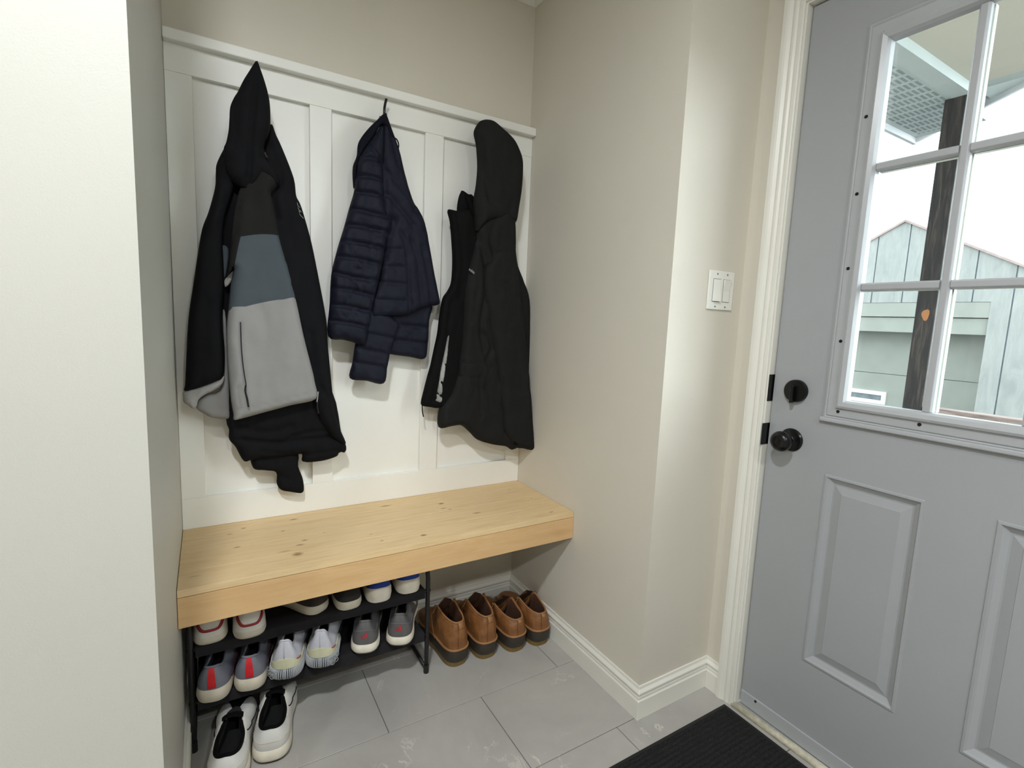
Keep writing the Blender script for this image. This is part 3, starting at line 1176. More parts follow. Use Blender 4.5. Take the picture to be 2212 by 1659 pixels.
def darkgrey(loc, yaw, label):
    r, la, up = make_shoe('running_shoe', label, 'shoe', 'shoes on the lower rack shelf', loc, R(yaw), .262, .090, .102, M['foam_white'], M['shoe_grey_dark'], tongue_h=.006, sole_z=lambda y: .036 + .006 * math.exp(-((y - .30) / .1) ** 2) - .010 * y, sole_flare=.007, w=.40, collar_hh=.010, outsole=M['black_rubber'], tongue_m=M['black_cloth'], pitch=R(1.5), collar_m=M['shoe_grey_dark'])
    tri_logo(la, r)
    for s in (-1, 1):
        for k in range(3):
            p = s * (.50 + .055 * k)
            patch('side_stripe', la, p, p + s * .024, .30, .94, M['mesh_white'], r, .0014, 3, 8, skew=-s * .07)
    bm = bmesh.new()
    tube(bm, [la.surf(p / 20, .62 - .25 * abs(p / 20), .001) for p in range(-9, 10)], .001, 6)
    link('heel_counter_seam', bm, M['shoe_grey'], r, True)
    return r


darkgrey((.474, -.318, LZ2 + .0008), -19, 'dark grey running shoe with small red heel mark, the left one of that pair')
darkgrey((.580, -.330, LZ2 + .0008), -25, 'dark grey running shoe with three white side stripes, right end of lower shelf')

# --- floor: white trainers


def white_floor(loc, yaw, label):
    topw = [(0, .050, .098), (.26, .055, .096), (.44, .09, .092), (.56, .16, .086), (.60, .25, .084), (.58, .33, .086), (.47, .40, .092), (.38, .455, .100), (.31, .51, .100), (.25, .57, .096), (.20, .62, .090), (.15, .655, .085), (.08, .675, .082), (0, .68, .081)]
    r, la, up = make_shoe('trainer', label, 'shoe', 'white trainers on the floor', loc, R(yaw), .285, .102, .098, M['foam_white'], M['mesh_white'], sole_z=lambda y: .040 - .012 * y, sole_flare=.007, top=topw, bulge=.007, outsole=M['black_rubber'],
                          collar_m=M['black_cloth'], lining_m=M['insole'], tongue_m=M['black_cloth'], collar_r=.0048, tongue_h=.028)
    for s in (-1, 1):
        stroke('black_piping', la, [(s * .42, .98), (s * .44, .7), (s * .50, .45), (s * .60, .30), (s * .68, .32)], .0016, M['lace_black'], r)
        patch('white_collar_band', la, s * .30, s * .60, .86, .965, M['leather_white'], r, .003, 12, 3)
    stroke('heel_crease', la, [(-.30, .50), (-.15, .42), (0, .40), (.15, .42), (.30, .50)], .0010, M['foam_dirty'], r, .0004)
    patch('dark_vamp', la, -.999, -.86, .30, .97, M['black_cloth'], r, .001, 6, 6)
    patch('dark_vamp', la, .86, .999, .30, .97, M['black_cloth'], r, .001, 6, 6)
    return r


white_floor((.088, -.470, 0), -10, 'white trainer with black collar on the floor, the nearer one next to the left wall')
white_floor((.194, -.428, 0), -12, 'white trainer with black collar on the floor, the one further from the left wall')

# --- duck boots


def boot(loc, yaw, label, h, wide, spread=0.0):
    k = wide
    ft = h + .018
    top = [(0, .045 - spread, h), (.26 * k, .05 - spread, h), (.46 * k, .09, h + .001), (.60 * k, .16, h + .003), (.68 * k, .25, h + .007), (.72 * k, .33, h + .013), (.74 * k, .395, ft), (.66 * k, .43, ft - .002), (.52 * k, .45, ft - .014), (.40 * k, .48, ft - .036),
           (.24, .53, ft - .058), (.20, .57, max(.092, ft - .072)), (.10, .595, .092), (0, .60, .090)]
    r, la, up = make_shoe('duck_boot', label, 'boot', 'tan leather duck boots on the floor', loc, R(yaw), .280, .094, h, M['boot_rubber'], M['boot_tan'], lining_m=M['boot_in'], collar_m=M['boot_rim'], sole_z=lambda y: .062 - .006 * y, sole_flare=.006,
                          top=top, bulge=.005, outsole=M['gum'], tongue=False, laces=False, collar_r=.0032, insole_z=.03, sole_bot=.96, out_h=.018)
    for v in up.data.vertices:
        c = v.co
        if c.z > .075:
            a = .0035 * min(1, (c.z - .075) / .03)
            nv = noise.noise_vector(Vector((c.x * 34 + loc[0] * 40, c.y * 30, c.z * 46)))
            v.co = c + Vector((nv.x, nv.y * .7, nv.z * .25)) * a
    # stitched welt where leather meets rubber
    ring = la.ring(0.02, .0025)
    tube_obj('stitched_welt', ring, .0042, M['boot_rim'], r, 8, closed=True)
    # pull tab on the heel
    bm = bmesh.new()
    a, b = la.surf(0, .99, .003), la.surf(0, .74, .005)
    for sx in (-.007, .007):
        pass
    rings = []
    for t, o_ in ((.70, .002), (.78, .006), (.88, .007), (.97, .005), (1.0, .001)):
        c = la.surf(0, t, o_)
        rings.append([c + Vector((-.009, 0, 0)), c + Vector((.009, 0, 0)), c + Vector((.009, .003, 0)), c + Vector((-.009, .003, 0))])
    vr = loft(bm, rings)
    bm.faces.new(vr[0])
    bm.faces.new(vr[-1])
    link('pull_tab', bm, M['boot_rim'], r, True)
    # heel seam panel
    patch('heel_strip', la, -.05, .05, .02, .75, M['boot_tan'], r, .002, 5, 8)
    # tall curved tongue
    bm = bmesh.new()
    rows = []
    for i in range(20):
        u = i / 19
        y = (.58 - .19 * u) * .285
        z = .088 + (ft + .020 - .088) * u
        ww = (.021 + .013 * u) * (1 + .5 * (k - 1)) * (1 if u < .62 else math.sqrt(max(.06, 1 - ((u - .62) / .39) ** 2)))
        row = []
        for a_ in range(9):
            s_ = -1 + a_ / 4
            row.append(Vector((ww * s_, y - .012 * s_ * s_ * u + .01, z)))
        for a_ in range(8, -1, -1):
            s_ = -1 + a_ / 4
            row.append(Vector((ww * s_, y - .004 - .012 * s_ * s_ * u + .01, z)))
        rows.append(row)
    vr = loft(bm, rows)
    bm.faces.new(vr[0])
    bm.faces.new(vr[-1])
    link('tongue', bm, M['boot_in'], r, True)
    # folded lace facings either side of the opening
    for s in (-1, 1):
        bm = bmesh.new()
        rows = []
        for i in range(8):
            u = i / 7
            c = la.surf(s * (.46 + .20 * u), 1, 0)
            out = Vector((s * 1.0, .35, 0)).normalized()
            wd = .014 * math.sin(PI * (.15 + .8 * u))
            A = c + Vector((0, 0, .002))
            Bq = c + out * wd * .6 + Vector((0, 0, .006))
            Cq = c + out * wd + Vector((0, 0, -.004))
            rows.append([A, Bq, Cq, Cq - out * .002 - Vector((0, 0, .001)), Bq - Vector((0, 0, .003)), A - Vector((0, 0, .003))])
        vr = loft(bm, rows)
        bm.faces.new(vr[0])
        bm.faces.new(vr[-1])
        link('lace_facing', bm, M['boot_flap'], r, True)
    # rawhide lace hanging down the side
    c0 = la.surf(-.52, .98, .004)
    tube_obj('rawhide_lace', [c0, c0 + Vector((-.012, -.004, -.02)), la.surf(-.50, .6, .010), la.surf(-.46, .3, .010), la.surf(-.42, .05, .012)], .0014, M['boot_rim'], r, 6)
    stroke('rim_stitching', la, [(p / 10, .90) for p in range(-5, 6)], .0009, M['boot_rim'], r, .0006)
    return r


boot((.812, -.310, 0), 5, 'tall tan duck boot standing nearest to the shoe rack', .158, 1.0)
boot((.922, -.322, 0), 2, 'tall tan duck boot, second from the shoe rack', .156, 1.0)
boot((1.038, -.338, 0), 4, 'lower, wider tan duck boot, third from the shoe rack', .122, 1.15, .01)
boot((1.136, -.350, 0), 2, 'lower tan duck boot standing against the right wall', .124, 1.08, .005)

# ------------------------------------------------------------------ shoe rack
rack = empty('shoe_rack', (.356, -.165, 0))
tag(rack, 'black two-tier shoe rack with cloth shelves under the bench', 'shoe rack')
RX0, RX1, RY0, RY1 = .018, .694, -.286, -.050
ox, oy = .356, -.165
for x in (RX0, RX1):
    loop = [(x, RY0, .008), (x, RY0, .12), (x, RY0, .25), (x, RY0, .345), (x, RY0 + .012, .385), (x, RY0 + .05, .405), (x, (RY0 + RY1) / 2, .408), (x, RY1 - .05, .405), (x, RY1 - .012, .385), (x, RY1, .345), (x, RY1, .2), (x, RY1, .008)]
    tube_obj('side_frame', [(a - ox, b - oy, c) for a, b, c in loop], .0075, M['rack_metal'], rack, 12)
    tube_obj('floor_rail', [(x - ox, RY0 - oy, .014), (x - ox, RY1 - oy, .014)], .0065, M['rack_metal'], rack, 10)
    for y in (RY0, RY1):
        lathe('foot_cap', [(-.030, .0085), (-.001, .0090), (0, .0085)], M['black_rubber'], rack, (x - ox, y - oy, 0), 'Z', 16)
for z in (UZ, LZ2):
    sh = None
    bm = bmesh.new()
    rings = []
    N = 14
    for i in range(N + 1):
        u = i / N
        y = RY0 + (RY1 - RY0) * u
        sag = -.0045 * math.sin(PI * u)
        rings.append((y, z - .001 + sag))
    prof = [(RY0 - .0085, z - .012), (RY0 - .0075, z - .004), (RY0, z - .0006)] + [(y, zz) for y, zz in rings[1:-1]] + [(RY1, z - .0006), (RY1 + .0075, z - .005), (RY1 + .0070, z - .03), (RY1, z - .031), (RY1 - .002, z - .010)] + [(y, zz - .0025) for y, zz in rings[1:-1]][::-1] + [(RY0 + .006, z - .012), (RY0 + .0055, z - .032), (RY0 - .0080, z - .031)]
    vr = loft(bm, [[Vector((x - ox, y - oy, zz)) for y, zz in prof] for x in (RX0 + .012, RX1 - .012)])
    for r in vr:
        bm.faces.new(r)
    sh = link('shelf', bm, M['rack_fabric'], rack)
    autosmooth(sh, 40)
    for y in (RY0, RY1):
        tube_obj('shelf_rod', [(RX0 - .008 - ox, y - oy, z - .0095), (RX1 + .008 - ox, y - oy, z - .0095)], .0062, M['rack_metal'], sh, 10)

# ------------------------------------------------------------------ garments: puffed, creased cloth pieces


def poly_np(P):
    return np.array([(p[0], p[1]) for p in P])


def seg_dist(Q, A, B):
    d = B - A
    L2 = (d * d).sum(1) + 1e-12
    best = np.full(len(Q), 1e9)
    for a, dd, l2 in zip(A, d, L2):
        t = np.clip(((Q - a) @ dd) / l2, 0, 1)
        e = Q - (a + t[:, None] * dd)
        best = np.minimum(best, (e * e).sum(1))
    return np.sqrt(best)


def inside(Q, P):
    x, z = Q[:, 0], Q[:, 1]
    c = np.zeros(len(Q), bool)
    n = len(P)
    for i in range(n):
        x0, z0 = P[i]
        x1, z1 = P[(i + 1) % n]
        m = ((z0 > z) != (z1 > z)) & (x < (x1 - x0) * (z - z0) / (z1 - z0 + 1e-15) + x0)
        c ^= m
    return c


def px_to_plane(pts, Y):
    return np.array([(lambda p: (p.x, p.z))(on(1, Y, u, v)) for u, v in pts])


def resample(P, step, closed=True):
    P = list(map(np.array, P))
    out = []
    n = len(P)
    for i in range(n if closed else n - 1):
        a, b = P[i], P[(i + 1) % n]
        k = max(1, int(round(np.linalg.norm(b - a) / step)))
        for j in range(k):
            out.append(a + (b - a) * j / k)
    if not closed:
        out.append(P[-1])
    return np.array(out)


def smooth_closed(P, sub=4):
    V = catmull([Vector((p[0], p[1], 0)) for p in P], sub, True)
    return np.array([(v.x, v.y) for v in V])


def cloth(name, px, Y, T, m, parent, creases=(), zones=(), res=.0075, rim=.03, back=.014, nz=(.003, 9), smooth=True, tilt=None, seed=0, anis=(1.7, .6)):
    """a closed padded piece of garment. px = outline in photo pixels, placed on the wall-parallel plane y = Y;
    T = how far the front bulges; creases = (pixel polyline, depth, width); zones = (pixel polygon, material)"""
    out = px_to_plane(px, Y)
    if smooth:
        out = smooth_closed(out, 4)
    bd = resample(out, res)
    keep = [0]
    for i in range(1, len(bd)):
        if np.linalg.norm(bd[i] - bd[keep[-1]]) > res * .45:
            keep.append(i)
    bd = bd[keep]
    lo, hi = bd.min(0), bd.max(0)
    gx = np.arange(lo[0], hi[0], res)
    gz = np.arange(lo[1], hi[1], res * .87)
    G = np.array([(x + (res / 2 if j % 2 else 0), z) for j, z in enumerate(gz) for x in gx])
    A, B = bd, np.roll(bd, -1, 0)
    G = G[inside(G, bd)]
    G = G[seg_dist(G, A, B) > res * 1.25]
    # two rows of points that follow the outline, so that the rolled edge stays even
    tg = np.roll(bd, -1, 0) - np.roll(bd, 1, 0)
    nr = np.stack([-tg[:, 1], tg[:, 0]], 1) / (np.linalg.norm(tg, axis=1)[:, None] + 1e-9)
    if not inside(bd[:1] + nr[:1] * res * .3, bd)[0]:
        nr = -nr
    rings_in = []
    for off_ in (.28, .78):
        q_ = bd + nr * res * off_
        ok_ = inside(q_, bd)
        q_ = q_[ok_]
        q_ = q_[seg_dist(q_, A, B) > res * off_ * .93]
        rings_in.append(q_)
    edges = [(i, (i + 1) % len(bd)) for i in range(len(bd))]
    pts = [tuple(p) for p in bd]
    zl = []
    for zp, zm in zones:
        zw = smooth_closed(px_to_plane(zp, Y), 3)
        zl.append((zw, zm))
        zr = resample(zw, res * .8)
        ins = inside(zr, bd) & (seg_dist(zr, A, B) > res * .3)
        za, zb_ = zr, np.roll(zr, -1, 0)
        G = G[seg_dist(G, za, zb_) > res * .5]
        rings_in = [q_[seg_dist(q_, za, zb_) > res * .25] for q_ in rings_in]
        base = len(pts)
        idx = {}
        for i, (q, k_) in enumerate(zip(zr, ins)):
            if k_:
                idx[i] = len(pts)
                pts.append(tuple(q))
        for i in idx:
            j = (i + 1) % len(zr)
            if j in idx:
                edges.append((idx[i], idx[j]))
    for q_ in rings_in:
        pts += [tuple(p) for p in q_]
    pts += [tuple(p) for p in G]
    v2, e2, f2, ov, oe, of = delaunay_2d_cdt([Vector(p) for p in pts], edges, [], 1, 1e-6)
    V = np.array([(v.x, v.y) for v in v2])
    # drop triangles outside the outline
    F = [tuple(f) for f in f2]
    cen = np.array([V[list(f)].mean(0) for f in F])
    okf = inside(cen, bd)
    F = [f for f, k_ in zip(F, okf) if k_]
    cen = cen[okf]
    d = seg_dist(V, A, B)
    isb = d < 1e-5
    prof = np.sqrt(np.clip(1 - (1 - np.clip(d / rim, 0, 1)) ** 2, 0, 1))
    h = T * prof
    for cp, depth, width in creases:
        cw = px_to_plane(cp, Y)
        cw = np.array([(v.x, v.y) for v in catmull([Vector((p[0], p[1], 0)) for p in cw], 5, False)]) if len(cw) > 2 else cw
        dd = seg_dist(V, cw[:-1], cw[1:])
        h = h - depth * np.exp(-(dd / width) ** 2) * np.clip(d / .006, 0, 1)
    nn = np.array([noise.noise(Vector((p[0] * nz[1] * anis[0] + seed, p[1] * nz[1] * anis[1], seed * 3.1))) + .5 * noise.noise(Vector((p[0] * nz[1] * 2.7 * anis[0], p[1] * nz[1] * 2.7 * anis[1], seed + 5))) for p in V])
    h = h + nz[0] * 1.5 * nn * prof
    h = np.maximum(h, np.where(isb, 0, .0015 * prof))
    hb = back * prof
    cx, cz = V.mean(0)
    yy = np.full(len(V), Y)
    if tilt:
        yy = yy + tilt[0] * (V[:, 0] - cx) + tilt[1] * (V[:, 1] - cz)
    bm = bmesh.new()
    fr = [bm.verts.new((p[0], y - a, p[1])) for p, y, a in zip(V, yy, h)]
    bk = [f if b else bm.verts.new((p[0], y + a, p[1])) for f, b, p, y, a in zip(fr, isb, V, yy, hb)]
    mats = [m] + [zm for _, zm in zl]
    mi = np.zeros(len(F), int)
    for k_, (zw, zm) in enumerate(zl):
        mi[inside(cen, zw)] = k_ + 1
    for f, k_ in zip(F, mi):
        q = bm.faces.new([fr[i] for i in f])
        q.material_index = int(k_)
        if not all(isb[i] for i in f):
            try:
                q = bm.faces.new([bk[i] for i in f][::-1])
                q.material_index = int(k_)
            except ValueError:
                pass
    loose = [v for v in bm.verts if not v.link_faces]
    bmesh.ops.delete(bm, geom=loose, context='VERTS')
    o = link(name, bm, mats, None, True)
    if parent:
        o.parent = parent
        o.matrix_parent_inverse = parent.matrix_world.inverted() if False else Matrix.Translation(-Vector(parent.location))
    return o


def wtube(name, px, Y, r, m, parent, seg=8, flat=1.0):
    P = catmull([tuple(on(1, Y, u, v)) for u, v in px], 4, False) if len(px) > 2 else [on(1, Y, u, v) for u, v in px]
    o = tube_obj(name, P, r, m, None, seg, flat=flat)
    o.parent = parent
    o.matrix_parent_inverse = Matrix.Translation(-Vector(parent.location))
    return o


def conv(x0, y0, s):
    return lambda L: [(x0 + a / s, y0 + b / s) for a, b in L]


def hook(px, label, Y=-.0215):
    p = on(1, -.05, *px)
    t = empty('coat_hook', (p.x, Y, p.z))
    tag(t, label, 'coat hook', 'black coat hooks on the panelling')
    bm = bmesh.new()
    box(bm, -.007, .007, -.004, 0, -.066, -.030)
    bevel(link('back_plate', bm, M['black_metal'], t), .002, 2)
    tube_obj('hook_arm', catmull([(0, -.003, -.048), (.001, -.018, -.053), (0, -.034, -.038), (0, -.036, -.018), (.003, -.034, 0), (.005, -.042, .014)], 4, False), .0042, M['black_metal'], t, 10)
    return t


hook((829, 225), 'black metal hook above the navy quilted jacket')
hook((551, 200), 'black metal hook inside the hood of the black, slate and grey jacket')
hook((1060, 300), 'black metal hook inside the hood of the charcoal parka')

# --- jacket 1: black, slate and light grey
p = on(1, -.06, 551, 140)
j1 = empty('hooded_jacket', (p.x, -.0215, p.z))
tag(j1, 'black hooded jacket with slate and light grey colour blocks on the left hook', 'jacket')
A_ = conv(370, 110, 3.254)
B_ = conv(370, 560, 3.129)
cloth('inner_body', A_([(430, 560), (400, 760), (390, 1000), (350, 1300), (330, 1550), (330, 1659), (620, 1659), (640, 1300), (700, 1000), (730, 900), (680, 700), (640, 560)]), -.058, .022, M['coat_black'], j1, rim=.02, seed=11)
cloth('inner_side', B_([(300, 0), (310, 400), (330, 850), (410, 900), (440, 400), (430, 0)]), -.064, .010, M['coat_black'], j1, rim=.02, seed=12, back=.008)
cloth('lower_body', B_([(380, 900), (372, 1090), (390, 1150), (390, 1215), (435, 1270), (490, 1363), (550, 1352), (700, 1335), (850, 1318), (884, 1320), (890, 1368), (1010, 1362), (1112, 1332), (1135, 1302), (1168, 1304), (1182, 1265), (1150, 1180), (1090, 900), (900, 700), (500, 700)]),
      -.066, .030, M['coat_black'], j1, [(B_([(470, 1210), (700, 1235), (850, 1215), (1100, 1190)]), .010, .010), (B_([(800, 1190), (900, 1165), (1010, 1150)]), .008, .006), (B_([(560, 1090), (565, 1150)]), .004, .004), (B_([(600, 1280), (850, 1310), (1060, 1290), (1165, 1262)]), .006, .006), (B_([(450, 1130), (650, 1160), (800, 1120)]), .007, .012)], seed=1)
cloth('hanging_sleeve', B_([(560, 1300), (553, 1410), (630, 1425), (708, 1440), (712, 1515), (742, 1558), (800, 1570), (868, 1580), (893, 1567), (896, 1540), (888, 1480), (858, 1400), (838, 1300)]), -.052, .020, M['coat_black'], j1, [(B_([(712, 1440), (760, 1470)]), .006, .008)], rim=.018, seed=2)
cloth('right_sleeve', A_([(697, 515), (740, 600), (792, 715), (862, 900), (878, 1020), (905, 1075), (935, 1165), (988, 1360)]) + B_([(1000, 150), (1045, 400), (1060, 600), (1085, 860), (1100, 1010), (1138, 1140), (1178, 1250), (1060, 1180), (960, 1000), (900, 700), (820, 420), (730, 150)]) + A_([(640, 1300), (600, 950), (640, 700)]),
      -.085, .034, M['coat_black'], j1, [(A_([(745, 940), (720, 990), (703, 1040), (730, 1180)]), .014, .010), (A_([(700, 700), (740, 800), (760, 900)]), .008, .012), (B_([(930, 500), (960, 700), (1000, 900)]), .007, .012), (B_([(1010, 860), (1050, 930), (1085, 960)]), .006, .008)], rim=.035, seed=3)
cloth('left_sleeve', A_([(400, 640), (368, 690), (320, 790), (312, 860), (306, 965), (262, 1130), (217, 1250), (186, 1430)]) + B_([(150, 160), (116, 400), (102, 650), (92, 850), (82, 888), (140, 882), (210, 862), (300, 825), (352, 790), (362, 640), (350, 480), (345, 380), (356, 170), (352, 0)]) + A_([(360, 1340), (372, 1180), (430, 1000), (470, 860), (450, 700)]),
      -.088, .036, M['coat_black'], j1, [(A_([(375, 760), (370, 900), (380, 1060)]), .009, .010), (A_([(300, 1300), (250, 1500)]), .005, .02), (B_([(240, 300), (200, 600)]), .006, .02)], rim=.03, seed=4)
cloth('cuff_lining', B_([(84, 895), (80, 930), (84, 965), (110, 985), (148, 1010), (172, 995), (185, 950), (230, 915), (300, 880), (350, 840), (356, 788), (300, 822), (200, 858)]), -.091, .022, M['fleece'], j1, [(B_([(90, 915), (200, 885), (345, 815)]), .004, .005)], rim=.02, res=.006, seed=5)
cloth('left_front', B_([(345, 380), (368, 380), (385, 600), (395, 900), (402, 1060), (370, 1078), (280, 1072), (225, 1045), (170, 1005), (180, 950), (240, 910), (345, 840)]) , -.074, .018, M['coat_grey'], j1, [(B_([(190, 990), (280, 1010), (395, 1010)]), .002, .003)], res=.007, rim=.015, seed=6)
cloth('left_front_upper', A_([(352, 1383), (404, 1395), (396, 1520), (374, 1612), (360, 1640), (345, 1560)]) + B_([(350, 380), (340, 300), (352, 170)]), -.080, .010, M['coat_slate'], j1, res=.006, rim=.01, seed=7, back=.006)
cloth('inner_ribbing', A_([(372, 1615), (400, 1580), (436, 1545), (432, 1590), (410, 1640), (378, 1660)]), -.096, .006, M['fleece'], j1, [(A_([(385 + k * 10, 1600 - k * 8), (392 + k * 10, 1650 - k * 8)]), .002, .0012) for k in range(5)], res=.004, rim=.006, back=.004, seed=8)
slate = A_([(430, 1590), (448, 1480), (480, 1330), (500, 1312), (620, 1297), (738, 1303), (760, 1320), (850, 1660)]) + B_([(850, 283), (748, 273), (640, 287), (500, 320), (380, 367), (395, 200)])
greyz = B_([(380, 367), (500, 320), (640, 287), (748, 273), (850, 283), (920, 560), (1000, 960), (980, 1000), (600, 1120), (350, 1100), (350, 800)])
cloth('front_panel', A_([(560, 900), (500, 930), (455, 1060), (428, 1250), (398, 1560), (376, 1625)]) + B_([(420, 60), (400, 180), (382, 365), (374, 480), (378, 640), (392, 830), (404, 960), (420, 1050), (424, 1086), (500, 1070), (600, 1042), (800, 988), (976, 942), (968, 820), (948, 730), (895, 520), (845, 285), (790, 60)]) + A_([(762, 1318), (742, 1200), (708, 1040), (704, 1000), (745, 945), (740, 860), (640, 780)]),
      -.112, .030, M['coat_yoke'], j1,
      [(B_([(462, 430), (470, 560), (484, 720), (505, 850)]), .004, .0035), (B_([(430, 1015), (600, 982), (800, 932), (970, 885)]), .0025, .003), (B_([(600, 330), (640, 500), (590, 700), (540, 830)]), .004, .018), (B_([(380, 360), (500, 318), (640, 285), (748, 272), (845, 283)]), .0015, .003),
       (B_([(450, 860), (480, 960), (470, 1040)]), .005, .010), (A_([(520, 960), (470, 1100), (440, 1280)]), .010, .012), (A_([(600, 950), (560, 1100)]), .004, .02), (B_([(400, 620), (420, 800)]), .004, .012)],
      [(slate, M['coat_slate']), (greyz, M['coat_grey'])], rim=.022, nz=(.0035, 8), seed=9)
cloth('hood', A_([(592, 72), (580, 90), (545, 145), (505, 210), (468, 285), (440, 330), (414, 395), (408, 480), (402, 560), (386, 640), (368, 690), (375, 780), (400, 880), (480, 960), (560, 965), (640, 900), (745, 950), (748, 880), (690, 760), (655, 700), (662, 640), (690, 570), (697, 480), (690, 350), (662, 235), (614, 95), (604, 76)]),
      -.118, .034, M['coat_black'], j1, [(A_([(598, 130), (596, 240), (580, 340), (562, 520), (552, 700), (545, 850), (540, 960)]), .013, .007), (A_([(430, 380), (440, 600), (410, 780)]), .009, .012), (A_([(520, 900), (470, 960)]), .008, .01), (A_([(640, 720), (620, 860)]), .006, .012), (A_([(480, 420), (475, 640), (455, 820)]), .004, .016)], rim=.035, nz=(.004, 7), seed=10)
wtube('pocket_zip', B_([(468, 425), (474, 600), (488, 740), (506, 850)]), -.1435, .0016, M['zip'], j1)
wtube('zip_pull', B_([(504, 850), (500, 890), (512, 940), (522, 998)]), -.152, .0026, M['zip'], j1)
wtube('sleeve_zip', B_([(992, 895), (988, 940), (984, 965)]), -.124, .0022, M['silver'], j1)
wtube('sleeve_zip_pull', B_([(988, 965), (988, 1000), (995, 1044)]), -.125, .0030, M['zip'], j1)
wtube('neck_zip_pull', A_([(656, 712), (664, 735), (678, 752)]), -.150, .0028, M['zip'], j1)
for seg_ in ([(642, 438), (644, 445), (648, 448)], [(643, 448), (646, 453), (651, 458)], [(645, 455), (648, 460)], [(646, 461), (650, 466), (656, 472)]):
    o = wtube('arm_print', seg_, -.113, .0009, M['silver'], j1, 6)

# --- jacket 2: navy quilted
p = on(1, -.07, 829, 250)
j2 = empty('quilted_jacket', (p.x, -.0215, p.z))
tag(j2, 'navy blue quilted puffer jacket hanging from the middle hook', 'jacket')
C_ = conv(680, 180, 2.44)
q = .0085
cloth('back_hem', C_([(300, 1150), (600, 1150), (600, 1250), (592, 1390), (575, 1452), (500, 1442), (400, 1428), (300, 1400)]), -.058, .020, M['navy'], j2, [(C_([(440, 1272), (592, 1290)]), .009, .006), (C_([(420, 1352), (585, 1372)]), .009, .006)], rim=.016, nz=(.003, 26), seed=20, anis=(1.6, .7))
cloth('hanging_sleeve', C_([(255, 1180), (430, 1250), (424, 1330), (402, 1400), (382, 1490), (362, 1582), (270, 1568), (184, 1554), (198, 1470), (212, 1375), (238, 1280)]), -.078, .022, M['navy'], j2, [(C_([(262, 1318), (424, 1347)]), .008, .0055), (C_([(212, 1393), (400, 1430)]), .008, .0055), (C_([(200, 1468), (384, 1500)]), .008, .0055)], rim=.018, nz=(.003, 22), seed=21, anis=(1.6, .7))
cloth('right_side', C_([(364, 165), (385, 200), (412, 270), (440, 350), (472, 480), (510, 610), (545, 670), (578, 740), (603, 870), (625, 1000), (645, 1100), (652, 1164), (600, 1176), (540, 1200), (480, 1226), (380, 1232), (288, 1226), (310, 1100), (345, 960), (340, 700), (330, 400)]),
      -.076, .030, M['navy'], j2,
      [(C_([(368, 590), (430, 660), (505, 755)]), q, .006), (C_([(366, 470), (430, 550), (520, 645)]), q * .8, .006), (C_([(440, 790), (462, 850), (478, 980), (484, 1100), (492, 1216)]), q, .006), (C_([(495, 830), (522, 920), (540, 1050), (556, 1190)]), q * .8, .006), (C_([(550, 860), (580, 1000), (604, 1172)]), q * .8, .006),
       (C_([(345, 968), (448, 972)]), q, .0055), (C_([(330, 1052), (458, 1062)]), q, .0055), (C_([(315, 1142), (464, 1148)]), q, .0055), (C_([(360, 880), (440, 880)]), q, .0055), (C_([(400, 730), (375, 820), (358, 920)]), .016, .016), (C_([(515, 670), (560, 720), (575, 780)]), .012, .009),
       (C_([(365, 180), (395, 300), (430, 440)]), .008, .006), (C_([(350, 420), (362, 600)]), .010, .008)], rim=.022, nz=(.0035, 22), seed=22)
seams = [((225, 412), (290, 405), (352, 432)), ((213, 497), (290, 505), (358, 527)), ((205, 580), (290, 590), (362, 612)), ((178, 665), (280, 690), (388, 716)), ((152, 750), (260, 765), (375, 790)), ((128, 833), (240, 850), (360, 876)), ((105, 915), (220, 930), (345, 960)), ((92, 998), (210, 1028), (325, 1042)), ((82, 1082), (190, 1095), (305, 1122)), ((76, 1165), (180, 1180), (290, 1202)), ((70, 1253), (170, 1262), (272, 1288))]
wr = []
rw = random.Random(5)
for (a, b, c), (a2, b2, c2) in zip(seams[4:], seams[5:]):
    for k in range(5):
        f = rw.uniform(.15, .85)
        x = a[0] + (c[0] - a[0]) * f
        yt = b[1] + 6
        wr.append((C_([(x, yt), (x + rw.uniform(5, 28), yt + rw.uniform(20, 42)), (x + rw.uniform(20, 45), yt + rw.uniform(45, 66))]), .0042, .0035))
cloth('quilted_front', C_([(352, 225), (320, 262), (285, 310), (245, 370), (222, 420), (212, 500), (205, 575), (180, 660), (150, 770), (128, 840), (108, 912), (86, 1010), (78, 1160), (70, 1332), (150, 1352), (205, 1366), (262, 1384), (285, 1280), (300, 1190), (325, 1080), (352, 960), (375, 830), (396, 760), (402, 718), (380, 690), (366, 650), (360, 560), (356, 430), (362, 300)]),
      -.092, .034, M['navy'], j2, [(C_(s), .012, .0062) for s in seams] + wr + [(C_([(270, 330), (350, 430)]), .008, .005)], rim=.028, res=.0062, nz=(.0035, 24), seed=23, anis=(1.3, .9))
cloth('collar', C_([(358, 164), (325, 196), (285, 235), (245, 285), (226, 325), (220, 385), (200, 440), (200, 520), (206, 560), (214, 500), (222, 420), (255, 360), (300, 300), (350, 225), (395, 290), (420, 300), (405, 255), (385, 195), (372, 168)]), -.082, .026, M['navy_collar'], j2, [(C_([(330, 210), (270, 290), (235, 350)]), .006, .008)], rim=.014, res=.006, nz=(.002, 12), seed=24)
wtube('hanging_loop', C_([(414, 285), (432, 296), (442, 322), (438, 348), (426, 352)]), -.085, .0022, M['black_cloth'], j2)

